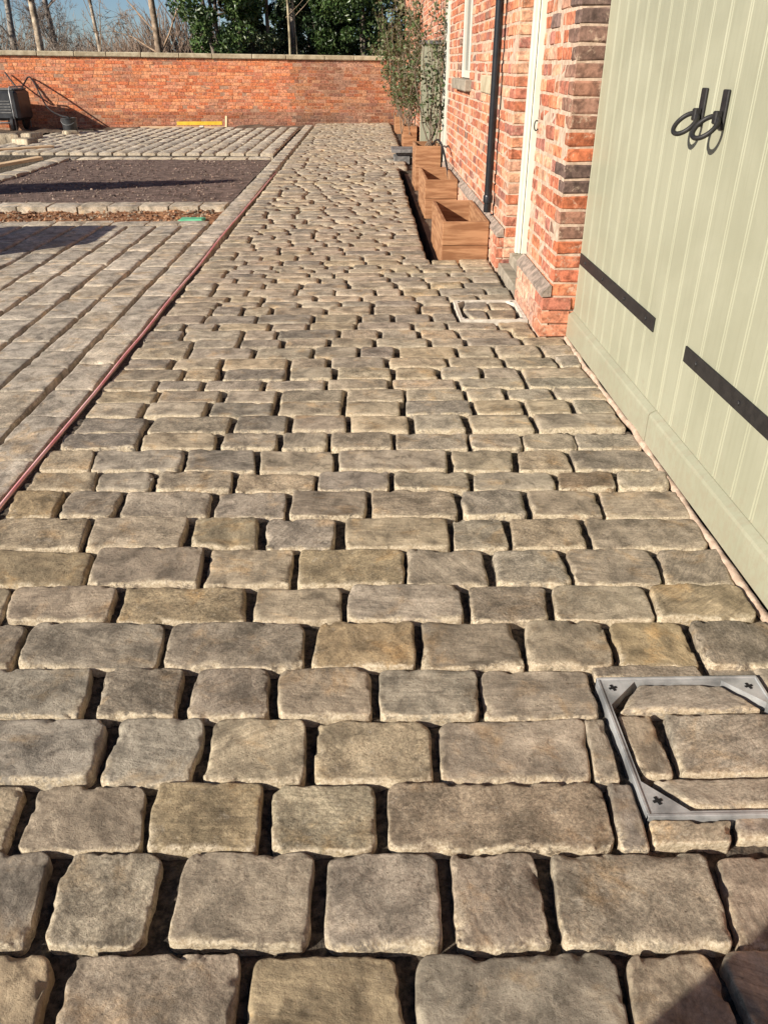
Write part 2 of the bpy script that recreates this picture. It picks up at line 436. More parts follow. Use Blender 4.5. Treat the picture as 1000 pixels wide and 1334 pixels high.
def sheet(name, x0, x1, y0, y1, z, zb, mat, cell=None, amp=0.0, kind='structure'):
    g = Geo()
    if cell is None:
        v, f = prism([(x0, y0), (x1, y0), (x1, y1), (x0, y1)], zb, z); g.add(v, f)
    else:
        nx = max(2, int((x1-x0)/cell)); ny = max(2, int((y1-y0)/cell))
        X, Y = np.meshgrid(np.linspace(x0, x1, nx+1), np.linspace(y0, y1, ny+1), indexing='ij')
        P = np.stack([X.ravel(), Y.ravel(), np.zeros(X.size)], 1)
        P[:, 2] = z+amp*fbm(P*(2.2 if cell > .03 else 22), 4, 3, .7)
        id_ = np.arange(X.size).reshape(X.shape)
        f = [(int(id_[i, j]), int(id_[i+1, j]), int(id_[i+1, j+1]), int(id_[i, j+1])) for i in range(nx) for j in range(ny)]
        g.add(P, f)
    o = g.obj(name, mat, smooth=cell is not None)
    return tag(o, kind=kind)

# ground: one big sheet of earth, everything else stands on or in it
gg = Geo(); gg.add([(-900, -300, -.30), (900, -300, -.30), (900, 1500, -.30), (-900, 1500, -.30)], [(0, 1, 2, 3)])
ground = tag(gg.obj('ground', M['earth']), kind='structure')

# the path: a bed of sand with the setts standing in it
path = sheet('path', -1.36, .515, -.35, 24.4, -.085, -.42, M['bed'])
wide = sheet('bed_strip', .5155, 1.162, -.35, 6.60, -.0855, -.42, M['bed']); wide.name = 'bedding'; del wide['kind']
attach(wide, path)
far_bed = sheet('bedding', .5155, 1.02, 13.25, 24.4, -.0605, -.42, M['bed']); del far_bed['kind']; attach(far_bed, path)
grit = sheet('joint_grit', -1.355, 1.16, .2, 3.4, -.031, -.06, M['bed'], cell=.0135, amp=.008, kind='stuff'); attach(grit, path)
grit = sheet('joint_grit', -1.355, 1.15, 3.4, 6.6, -.040, -.06, M['bed'], cell=.05, amp=.006, kind='stuff'); attach(grit, path)

ROWS = [
 [(-0.758,0.846,-0.582,0.843,-0.565,0.653,-0.721,0.656),
  (-0.539,0.842,-0.239,0.835,-0.234,0.646,-0.542,0.652),
  (-0.21,0.835,0.028,0.83,0.062,0.64,-0.219,0.646),
  (0.076,0.829,0.433,0.821,0.42,0.632,0.06,0.64),
  (0.456,0.821,0.6,0.818,0.609,0.628,0.429,0.632),
  (0.624,0.817,0.799,0.814,0.809,0.624,0.642,0.628)],
 [(-0.87,1.061,-0.659,1.056,-0.634,0.865,-0.837,0.869),
  (-0.619,1.056,-0.429,1.052,-0.428,0.861,-0.609,0.865),
  (-0.377,1.05,-0.119,1.045,-0.122,0.854,-0.382,0.86),
  (-0.091,1.044,0.127,1.04,0.126,0.849,-0.089,0.854),
  (0.158,1.039,0.319,1.036,0.326,0.845,0.154,0.849),
  (0.361,1.035,0.679,1.028,0.652,0.838,0.35,0.844),
  (0.702,1.028,0.937,1.023,0.894,0.833,0.671,0.838)],
 [(-0.986,1.24,-0.78,1.235,-0.757,1.069,-0.969,1.074),
  (-0.742,1.234,-0.509,1.23,-0.481,1.063,-0.73,1.069),
  (-0.475,1.229,-0.249,1.224,-0.241,1.058,-0.466,1.063),
  (-0.223,1.224,0.005,1.219,0.006,1.053,-0.211,1.058),
  (0.034,1.218,0.505,1.208,0.497,1.043,0.031,1.053),
  (0.526,1.208,0.574,1.207,0.565,1.041,0.51,1.043)],
 [(-1.044,1.441,-0.648,1.433,-0.634,1.243,-1.008,1.251),
  (-0.611,1.432,-0.413,1.428,-0.41,1.238,-0.61,1.242),
  (-0.381,1.427,-0.164,1.423,-0.155,1.233,-0.379,1.238),
  (-0.136,1.422,0.137,1.417,0.138,1.227,-0.129,1.232),
  (0.165,1.416,0.52,1.409,0.494,1.219,0.158,1.226),
  (0.523,1.408,0.567,1.408,0.556,1.218,0.505,1.219)],
 [(-1.108,1.625,-0.741,1.617,-0.723,1.445,-1.077,1.452),
  (-0.7,1.617,-0.503,1.612,-0.487,1.44,-0.68,1.444),
  (-0.462,1.612,-0.272,1.608,-0.26,1.435,-0.456,1.439),
  (-0.242,1.607,-0.001,1.602,-0.002,1.43,-0.231,1.435),
  (0.023,1.601,0.272,1.596,0.267,1.424,0.02,1.429),
  (0.292,1.596,0.574,1.59,0.56,1.418,0.28,1.424)],
 [(-1.201,1.831,-0.991,1.827,-0.969,1.631,-1.174,1.636),
  (-0.962,1.826,-0.593,1.819,-0.58,1.623,-0.949,1.631),
  (-0.564,1.818,-0.194,1.81,-0.187,1.615,-0.556,1.623),
  (-0.144,1.809,0.12,1.804,0.116,1.609,-0.159,1.614),
  (0.148,1.803,0.403,1.798,0.406,1.603,0.136,1.608),
  (0.447,1.797,0.668,1.792,0.648,1.597,0.416,1.602),
  (0.69,1.792,0.889,1.788,0.877,1.593,0.668,1.597),
  (0.918,1.787,1.135,1.782,1.139,1.587,0.903,1.592)],
 [(-1.318,2.014,-1.108,2.009,-1.081,1.84,-1.295,1.844),
  (-1.093,2.009,-0.781,2.002,-0.768,1.833,-1.061,1.839),
  (-0.75,2.002,-0.389,1.994,-0.362,1.825,-0.735,1.832),
  (-0.349,1.993,-0.093,1.988,-0.084,1.819,-0.344,1.824),
  (-0.065,1.987,0.271,1.98,0.265,1.811,-0.066,1.818),
  (0.302,1.98,0.538,1.975,0.516,1.806,0.293,1.811),
  (0.562,1.974,0.834,1.968,0.827,1.8,0.538,1.806),
  (0.857,1.968,1.136,1.962,1.126,1.793,0.831,1.8)],
 [(-1.378,2.226,-0.92,2.216,-0.896,2.017,-1.359,2.027),
  (-0.89,2.216,-0.552,2.208,-0.535,2.009,-0.88,2.017),
  (-0.521,2.208,-0.254,2.202,-0.25,2.003,-0.516,2.009),
  (-0.229,2.202,0.11,2.195,0.101,1.996,-0.227,2.003),
  (0.127,2.194,0.369,2.189,0.367,1.991,0.118,1.996),
  (0.407,2.188,0.618,2.184,0.624,1.985,0.398,1.99),
  (0.649,2.183,0.923,2.178,0.902,1.979,0.64,1.985),
  (0.954,2.177,1.165,2.173,1.13,1.975,0.921,1.979)],
 [(-1.402,2.428,-0.989,2.42,-0.962,2.227,-1.383,2.235),
  (-0.968,2.419,-0.642,2.412,-0.63,2.22,-0.946,2.226),
  (-0.609,2.412,-0.398,2.407,-0.375,2.214,-0.597,2.219),
  (-0.357,2.406,-0.126,2.401,-0.12,2.209,-0.349,2.214),
  (-0.08,2.4,0.267,2.393,0.263,2.201,-0.081,2.208),
  (0.295,2.393,0.463,2.389,0.46,2.197,0.281,2.201),
  (0.498,2.388,0.734,2.383,0.722,2.191,0.48,2.196),
  (0.761,2.383,1.155,2.375,1.123,2.183,0.753,2.191)],
 [(-1.327,2.633,-1.153,2.629,-1.136,2.439,-1.303,2.442),
  (-1.124,2.629,-0.928,2.625,-0.918,2.434,-1.109,2.438),
  (-0.908,2.624,-0.596,2.618,-0.577,2.427,-0.891,2.434),
  (-0.561,2.617,-0.321,2.612,-0.304,2.421,-0.555,2.427),
  (-0.286,2.611,-0.012,2.606,-0.018,2.415,-0.285,2.421),
  (0.011,2.605,0.32,2.599,0.31,2.409,0.004,2.415),
  (0.349,2.598,0.566,2.593,0.561,2.403,0.337,2.408),
  (0.595,2.593,0.835,2.588,0.828,2.398,0.583,2.403),
  (0.864,2.587,1.153,2.581,1.142,2.391,0.842,2.397)],
 [(-1.316,2.793,-1.071,2.787,-1.047,2.639,-1.297,2.645),
  (-1.046,2.787,-0.85,2.783,-0.83,2.635,-1.041,2.639),
  (-0.829,2.782,-0.541,2.776,-0.525,2.629,-0.809,2.634),
  (-0.517,2.776,-0.214,2.77,-0.215,2.622,-0.508,2.628),
  (-0.193,2.769,0.073,2.763,0.069,2.616,-0.192,2.622),
  (0.103,2.763,0.391,2.757,0.374,2.61,0.095,2.616),
  (0.412,2.756,0.723,2.75,0.707,2.603,0.403,2.609),
  (0.745,2.749,0.95,2.745,0.931,2.598,0.722,2.602),
  (0.972,2.745,1.165,2.741,1.134,2.594,0.945,2.598)],
 [(-1.33,2.991,-1.145,2.987,-1.111,2.802,-1.302,2.806),
  (-1.129,2.986,-0.768,2.979,-0.747,2.794,-1.102,2.802),
  (-0.746,2.978,-0.481,2.973,-0.452,2.788,-0.731,2.794),
  (-0.449,2.972,-0.155,2.966,-0.148,2.782,-0.434,2.788),
  (-0.123,2.965,0.317,2.956,0.307,2.772,-0.118,2.781),
  (0.349,2.955,0.589,2.95,0.565,2.767,0.335,2.771),
  (0.621,2.95,0.812,2.946,0.802,2.762,0.596,2.766),
  (0.835,2.945,1.164,2.938,1.142,2.755,0.817,2.761)],
 [(-1.326,3.17,-0.998,3.163,-0.975,3.006,-1.299,3.012),
  (-0.971,3.163,-0.664,3.156,-0.644,2.999,-0.956,3.005),
  (-0.62,3.155,-0.396,3.151,-0.387,2.993,-0.622,2.998),
  (-0.369,3.15,-0.185,3.146,-0.178,2.989,-0.365,2.993),
  (-0.162,3.146,0.099,3.14,0.101,2.983,-0.156,2.989),
  (0.123,3.14,0.424,3.133,0.416,2.977,0.117,2.983),
  (0.44,3.133,0.651,3.129,0.641,2.972,0.432,2.976),
  (0.668,3.128,0.885,3.124,0.872,2.967,0.657,2.971),
  (0.895,3.124,1.156,3.118,1.148,2.961,0.882,2.967)],
 [(0.587,1.11,0.761,1.107,0.737,1.054,0.581,1.058),
  (0.78,1.12,0.944,1.117,0.941,1.061,0.765,1.065),
  (0.592,1.605,0.865,1.599,0.872,1.554,0.591,1.56),
  (0.908,1.604,1.083,1.601,1.081,1.552,0.9,1.556)]]


n_parts = 0
far_path = Geo()
MEAN_Y = []
def lay(geo_or_none, quad, seed, parent, y, counter, limit=296, **k):
    """a sett of its own while it is among the largest in view, else joined"""
    if y < 1.3: nu, nv = 62, 46
    elif y < 1.9: nu, nv = 44, 32
    elif y < 3.2: nu, nv = 30, 20
    elif y < 5.2: nu, nv = 16, 11
    elif y < 8: nu, nv = 10, 7
    else: nu, nv = 6, 5
    a = sett(quad, seed, nu=nu, nv=nv, **k)
    if counter[0] < limit and geo_or_none is not far_only:
        g = Geo(); g.add(*a)
        c = a[0].mean(0)
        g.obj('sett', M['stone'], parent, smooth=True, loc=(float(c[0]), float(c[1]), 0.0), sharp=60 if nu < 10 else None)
        counter[0] += 1
    else:
        geo_or_none.add(*a)
far_only = object()
cnt = [0]
seed = 100
SPECIAL = {  # tones of single setts that stand out in the near rows (row, index)
 (0, 0): (.34, .265, .17), (0, 2): (.34, .27, .165), (1, 5): (.33, .285, .215), (2, 2): (.36, .285, .17), (2, 3): (.37, .32, .22), (2, 4): (.30, .24, .17),
 (4, 0): (.35, .315, .25), (4, 1): (.27, .23, .175), (5, 2): (.30, .255, .195), (5, 3): (.38, .285, .165), (5, 4): (.245, .205, .152), (5, 6): (.37, .29, .17), (5, 7): (.255, .215, .165),
 (6, 2): (.38, .30, .185), (6, 5): (.27, .225, .17), (6, 7): (.36, .285, .18), (7, 0): (.34, .27, .165), (7, 3): (.37, .295, .18), (7, 6): (.30, .25, .19), (7, 7): (.30, .25, .19),
 (8, 2): (.33, .275, .18), (9, 0): (.39, .295, .17), (9, 4): (.28, .23, .175), (10, 7): (.22, .16, .105), (3, 0): (.34, .305, .25), (3, 1): (.36, .325, .26)}
for ri, row in enumerate(ROWS):
    for si, q in enumerate(row):
        seed += 1
        P4 = np.array(q).reshape(4, 2)
        P4[:2, 1] += .006; P4[[0, 3], 0] -= .002; P4[[1, 2], 0] += .002
        t = SPECIAL.get((ri, si))
        cut = ri == len(ROWS)-1 or (ri in (2, 3) and si == 5)
        zt = float(rng.normal(0, .004))
        lay(far_path, P4, seed, path, P4[:, 1].mean(), cnt, zt=zt, tint=None if t is None else (np.array(t)*.85+np.array((.31, .26, .19))*.15)*np.array((.97, .955, .93)),
            r=.005 if cut else float(rng.uniform(.0045, .0085)), warp=.003 if cut else .0045, dome=.001, rc=.008 if cut else None, chip=.5 if cut else 1.0)
# setts of the same rows that reach out of the frame, and the rows under the photographer
def fill_row(y0, y1, xs0, xs1, seed, parent, counter, geo, lmin=.20, lmax=.36, gap=.017, first=None, **k):
    x = xs0
    while x < xs1-.03:
        L = rng.uniform(lmin, lmax)
        if xs1-(x+L) < .13: L = xs1-x
        if L > .46: L = L/2
        seed += 1
        gy = rng.uniform(.0005, .0025) if y0 > 3 else rng.uniform(.003, .008)
        gx = rng.uniform(.5, 1.25)*gap
        lay(geo, rect(x+gx/2, x+L-gx/2, y0+gy, y1-gy, .0035), seed, parent, (y0+y1)/2, counter, zt=float(rng.normal(0, .0025)), **k)
        x += L
    return seed
seed = 1000
outer = Geo()
full = [10**6]
for y0, y1 in ((-.32, -.13), (-.13, .06), (.06, .26), (.26, .45), (.45, .645)):
    seed = fill_row(y0, y1, -1.31, 1.15, seed, path, full, outer)
for ri, row in enumerate(ROWS[:-1]):
    a = np.array(row[0]).reshape(4, 2); b = np.array(row[-1]).reshape(4, 2)
    y1, y0 = a[:2, 1].mean(), a[2:, 1].mean()
    if a[:, 0].min() > -1.18: seed = fill_row(y0, y1, -1.31, a[:, 0].min()-.01, seed, path, full, outer)
    if b[:, 0].max() < 1.0 and ri < 2: seed = fill_row(y0, y1, b[:, 0].max()+.012, 1.155, seed, path, full, outer)
for y0, y1 in ((1.075, 1.235), (1.245, 1.435), (1.445, 1.62)):
    seed = fill_row(y0, y1, 1.015, 1.16, seed, path, full, outer, lmin=.14, lmax=.16)
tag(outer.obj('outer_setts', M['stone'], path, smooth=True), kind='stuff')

# rows further up the path
ys = [3.172]
def steps(a, b):
    n = max(1, round((b-a)/.165)); d = rng.uniform(.82, 1.18, n); d = d/d.sum()*(b-a); return list(a+np.cumsum(d))
ys += steps(3.172, 4.82)+steps(4.82, 5.335)+steps(5.335, 6.62)+steps(6.62, 13.25)+steps(13.25, 23.9)
far_seed = 5000
for i in range(len(ys)-1):
    y0, y1 = ys[i], ys[i+1]; ym = (y0+y1)/2
    xr = 1.155 if ym < 4.48 else 1.005 if ym < 6.62 else .508 if ym < 13.25 else .66
    if 4.82 < ym < 5.335: xr = .568
    far_seed = fill_row(y0, y1, -1.312+rng.uniform(-.008, .008), xr+rng.uniform(-.01, .006), far_seed, path, cnt, far_path,
                        lmin=.19, lmax=.37, edge_gain=.8 if ym < 4.2 else .2, tilt=.006, gap=.030 if ym < 7 else .040, dome=.001, r=.0045, warp=.003, chip=.6, rc=float(rng.uniform(.012, .026)))
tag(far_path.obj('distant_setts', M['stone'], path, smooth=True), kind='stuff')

# ------------------------------------------------------------------ driveway beside the path: long courses running away from the viewer
drive = sheet('driveway', -5.6, -1.362, 1.2, 8.60, -.10, -.42, M['bed'])
dcnt = [0]; dfar = Geo()
xg = [-1.352, -1.578, -1.835, -2.085, -2.362, -2.615, -2.882, -3.14, -3.41, -3.67, -3.94, -4.2, -4.47, -4.73, -5.0]
GREY = np.array((1.16, 1.175, 1.16))*np.array([(.42, .358, .283), (.39, .335, .268), (.44, .373, .288), (.36, .313, .254), (.425, .365, .292), (.39, .325, .245)])
def dsett(q, y, vis=True, geo=dfar, parent=None, **k):
    global far_seed
    far_seed += 1
    t = GREY[rng.integers(len(GREY))]*rng.uniform(.88, 1.12)
    P = np.array(q); vis = vis and P[:, 0].max() > -1.28-.40*P[:, 1].mean()
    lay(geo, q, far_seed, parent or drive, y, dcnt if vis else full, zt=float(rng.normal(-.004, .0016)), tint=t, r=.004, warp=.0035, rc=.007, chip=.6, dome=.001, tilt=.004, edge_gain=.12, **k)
for c in range(len(xg)-1):
    x1, x0 = xg[c], xg[c+1]
    y = 1.25+rng.uniform(0, .2)
    end = 22.9 if c == 0 else 8.27
    while y < end-.1:
        L = rng.uniform(.26, .50)
        if end-(y+L) < .2: L = end-y
        g1 = .006 if c else .010
        dsett(rect(x0+rng.uniform(.011, .020), x1-rng.uniform(.011, .020), y+.0008, y+L-.0008, .0025), y, vis=(y > 1.9 and (y < 12)))
        y += L
# header course closing the near drive, kerb course before the sunken square
for (ya, yb, xe) in ((8.30, 8.53, -5.2), (9.46, 9.80, -6.2)):
    x = -1.60
    while x > xe:
        L = rng.uniform(.27, .36)
        dsett(rect(x-L+.006, x-.008, ya, yb, .006), ya, depth=.16)
        x -= L
edge_bed = sheet('bedding', -1.60, -1.362, 8.601, 23.3, -.080, -.42, M['bed']); del edge_bed['kind']; attach(edge_bed, drive)
tag(dfar.obj('distant_setts', M['stone'], drive, smooth=True), kind='stuff')

soil = sheet('soil_trench', -6.2, -1.601, 8.601, 9.80, -.062, -.42, M['soil'], cell=.06, amp=.022)
square = sheet('sunken_square', -5.02, -1.601, 9.801, 14.62, -.028, -.42, M['tarmac'], cell=.08, amp=.006)
# far square of the same long courses, its front faces standing proud
drive2 = sheet('far_driveway', -7.3, -1.601, 15.22, 21.6, -.03, -.42, M['bed'])
d2 = Geo(); dsave = dcnt; dcnt = [0]
fx = list(np.arange(-1.62, -7.2, -.262))
for c in range(len(fx)-1):
    x1, x0 = fx[c], fx[c+1]
    y = 15.2+(-1.6-x1)*.06
    endy = 21.4 if x1 > -5.2 else 21.4-(-5.2-x1)*.9
    while y < endy:
        L = rng.uniform(.4, .62)
        first = y < 15.2+(-1.6-x1)*.06+.01
        far_seed += 1
        t = GREY[rng.integers(len(GREY))]*rng.uniform(.95, 1.2)
        a = sett(rect(x0+.018, x1-.018, y+.005, y+L-.005, .005), far_seed, zt=.02, tint=t, nu=5, nv=5, r=.012, warp=.005, depth=.20, rc=.012, edge_gain=.4)
        if dcnt[0] < 120 and (first or y < 17.5):
            g = Geo(); g.add(*a); cc = a[0].mean(0)
            g.obj('sett', M['stone'], drive2, smooth=True, loc=(float(cc[0]), float(cc[1]), 0.0), sharp=60); dcnt[0] += 1
        else: d2.add(*a)
        y += L
# low edging course in front of it and down the left side of the square
x = -1.62
while x > -5.2:
    L = rng.uniform(.36, .5); far_seed += 1
    a = sett(rect(x-L+.01, x-.01, 14.64, 14.90, .008), far_seed, zt=-.005, tint=GREY[rng.integers(6)]*1.1, nu=5, nv=5, r=.01, rc=.012, depth=.14)
    g = Geo(); g.add(*a); cc = a[0].mean(0); g.obj('sett', M['stone'], drive2, smooth=True, loc=(float(cc[0]), float(cc[1]), 0), sharp=60); x -= L
y = 10.0
while y < 14.6:
    L = rng.uniform(.5, .7); far_seed += 1
    a = sett(rect(-5.30, -5.03, y+.01, y+L-.01, .01), far_seed, zt=.01, tint=GREY[rng.integers(6)]*1.1, nu=5, nv=5, r=.01, rc=.012, depth=.2)
    g = Geo(); g.add(*a); cc = a[0].mean(0); g.obj('sett', M['stone'], drive2, smooth=True, loc=(float(cc[0]), float(cc[1]), 0), sharp=60); y += L
tag(d2.obj('distant_setts', M['stone'], drive2, smooth=True), kind='stuff')
# loose chippings on the sunken square and in the trench
def chippings(n, x0, x1, y0, y1, z, s0, s1, mat, parent, tints):
    g = Geo()
    base = np.array([(1, 0, 0), (0, 1, 0), (-1, 0, 0), (0, -1, 0), (0, 0, 1), (0, 0, -1)], float)
    fo = [(0, 1, 4), (1, 2, 4), (2, 3, 4), (3, 0, 4), (1, 0, 5), (2, 1, 5), (3, 2, 5), (0, 3, 5)]
    for k in range(n):
        v = (base+rng.uniform(-.35, .35, (6, 3)))*rng.uniform(s0, s1)*np.array([1, 1, .7]); a_ = rng.uniform(0, 6.3)
        v = np.stack([v[:, 0]*math.cos(a_)-v[:, 1]*math.sin(a_), v[:, 0]*math.sin(a_)+v[:, 1]*math.cos(a_), v[:, 2]], 1)
        g.add(v+np.array([rng.uniform(x0, x1), rng.uniform(y0, y1), z]), fo, tints[rng.integers(len(tints))]*rng.uniform(.7, 1.2))
    return tag(g.obj('chippings', mat, parent), kind='stuff')
chippings(1300, -4.95, -1.65, 9.85, 14.55, -.024, .006, .022, M['stone'], square, np.array([(.22, .15, .12), (.30, .23, .18), (.15, .105, .09)]))
chippings(700, -5.5, -1.65, 8.62, 9.44, -.052, .010, .032, M['stone'], soil, np.array([(.40, .22, .12), (.34, .26, .18), (.25, .13, .07)]))
rubble_ground = sheet('rough_ground', -16, -7.301, 15.9, 24, -.045, -.40, M['earth'], cell=.12, amp=.05)
verge = sheet('wall_verge', -7.30, -1.601, 21.601, 24, -.045, -.40, M['earth'], cell=.12, amp=.03)

# ------------------------------------------------------------------ house on the right: facade plane x = 1.05, doors set back at x = 1.19
FX, DX = 1.05, 1.19
house = empty('house', (FX, 4.5, 0))
tag(house, 'red brick house along the right of the path with sage green double doors', 'house')
wall = empty('wall', (FX, 4.5, 0), house)
BT = np.array([(.47, .155, .08), (.52, .19, .095), (.42, .135, .075), (.56, .245, .135), (.49, .18, .10), (.38, .14, .09), (.60, .32, .20), (.33, .135, .10), (.56, .30, .20)])
BURNT = np.array([(.17, .10, .075), (.13, .085, .07), (.22, .12, .085), (.27, .135, .09), (.42, .13, .06)])
CH = .078
bricks = []       # (distance, box args, tint)
def wall_bricks(y0, y1, z0, z1, depth=.09, quoin0=None, quoin1=None, x=FX, tints=BT, dark0=False):
    nrow = int(round((z1-z0)/CH))
    for r in range(nrow):
        za, zb = z0+r*CH+.0042, z0+(r+1)*CH-.0042
        y = y0; k = 0
        hdr = (r % 2 == 0)
        if not hdr and False: pass
        while y < y1-.01:
            L = .112 if hdr else .228
            if k == 0 and r % 2: L = .228
            last = y+L > y1-.05
            if last: L = y1-y
            dp = depth
            if k == 0 and quoin0: dp = quoin0
            if last and quoin1: dp = quoin1
            t = tints[rng.integers(len(tints))]
            if k == 0 and dark0:
                t = BURNT[rng.integers(len(BURNT))] if z0+r*CH > .45 else BT[rng.integers(3)]
            elif rng.random() < .05: t = BURNT[rng.integers(4)]*1.3
            t = t*rng.uniform(.8, 1.2)
            ga = .0 if (k == 0) else .0045; gb = 0 if last else .0045
            bx = rng.normal(0, .0025)
            bricks.append((max(y, .1), (x+bx, x+dp, y+ga, y+L-gb, za, zb), t))
            y += L; k += 1; hdr = not hdr if rng.random() < .85 else hdr
Z1 = CH*40
wall_bricks(4.50, 5.35, 0, CH*27, quoin0=.17, quoin1=.14, dark0=True)
wall_bricks(6.25, 9.02, 0, CH*27, quoin0=.12, quoin1=.12)
wall_bricks(9.02, 10.02, 0, CH*16)
wall_bricks(10.02, 11.3, 0, CH*27, quoin0=.12, quoin1=.12)
wall_bricks(12.25, 23.9, 0, CH*27, quoin0=.12)
wall_bricks(4.50, 23.9, CH*27, CH*40)
wall_bricks(0.55, 1.50, 0, CH*28, quoin1=.17)
wall_bricks(0.55, 4.50, CH*28, CH*40)
bricks.sort(key=lambda b: b[0]+max(0, b[1][4]-1.75)*30+(30 if b[0] < 4 else 0))
stuffb = Geo()
def brick_geo(g, a, t):
    v, f = cbox(*a, b=.009, jit=.0032)
    off = rng.uniform(-40, 40, 3); g.add(v, f, t, tc=v+off)
for i, (d, a, t) in enumerate(bricks):
    if i < 290:
        g = Geo(); brick_geo(g, a, t); g.obj('brick', M['brick'], wall, loc=(a[0], a[2], a[4]))
    else: brick_geo(stuffb, a, t)
tag(stuffb.obj('distant_bricks', M['brick'], wall), kind='stuff')
# mortar core behind the brick faces
g = Geo()
mx = FX+.0045
for y0, y1, z0, z1 in ((4.507, 5.343, -.3, CH*27), (6.257, 9.013, -.3, CH*27), (9.0131, 10.0269, -.3, CH*16-.004), (10.027, 11.293, -.3, CH*27), (12.257, 23.9, -.3, CH*27), (4.507, 23.9, CH*27+.0005, CH*40),
                       (.55, 1.493, -.3, CH*28), (.55, 4.5065, CH*28+.0005, CH*40)):
    g.add(*prism([(mx, y0), (mx+.35, y0), (mx+.35, y1), (mx, y1)], z0, z1))
for y0, y1, z0, z1 in ((5.343, 6.257, CH*26, CH*27+.0003), (11.293, 12.257, CH*26, CH*27+.0003), (9.013, 10.027, CH*26, CH*27+.0003)):
    g.add(*prism([(mx+.01, y0), (mx+.34, y0), (mx+.34, y1), (mx+.01, y1)], z0, z1))
g.obj('mortar', M['mortar'], wall)

# plinth: pale bricks under a sloping mossy cap
def plinth(y0, y1, n):
    p = empty('plinth', (1.0, y0, 0), house)
    tag(p)
    c = Geo(); c.add(*prism([(1.008, y0+.006), (1.046, y0+.006), (1.046, y1-.004), (1.008, y1-.004)], -.2, .225)); c.obj('mortar', M['mortar'], p)
    for r in range(3):
        y = y0; k = r % 2
        while y < y1-.01:
            L = .228 if k % 2 == 0 else .115
            if y+L > y1-.06: L = y1-y
            t = BT[rng.integers(len(BT))]*.55+np.array([.34, .25, .19])*.75
            if y == y0: t = BT[rng.integers(5)]*.9+.03
            g = Geo(); v, f = cbox(1.0+rng.normal(0, .002), FX-.003 if y > y0 else 1.17, y, y+L-.010, r*CH+.004, (r+1)*CH-.005, .006, .002)
            g.add(v, f, t, tc=v+rng.uniform(-30, 30, 3)); g.obj('brick', M['brick'], p, loc=(1.0, y, r*CH))
            y += L; k += 1
    y = y0
    while y < y1-.01:
        L = min(.225, y1-y)
        g = Geo()
        yy0, yy1 = y+.003, y+L-.004
        pr = [(.996, .236), (1.047, .236), (1.047, .300), (1.040, .305), (.997, .258)]
        v = np.array([(a, yy0, b) for a, b in pr]+[(a, yy1, b) for a, b in pr])+rng.uniform(-.002, .002, (10, 3))
        f = [(0, 1, 2, 3, 4), (9, 8, 7, 6, 5)]+[(k, 5+k, 5+(k+1) % 5, (k+1) % 5) for k in range(5)]
        g.add(v, f, tc=v+rng.uniform(-9, 9, 3)); g.obj('cap', M['moss'], p, loc=(1.0, y, .236))
        y += L
plinth(4.492, 5.36, 4); plinth(6.27, 11.25, 20)

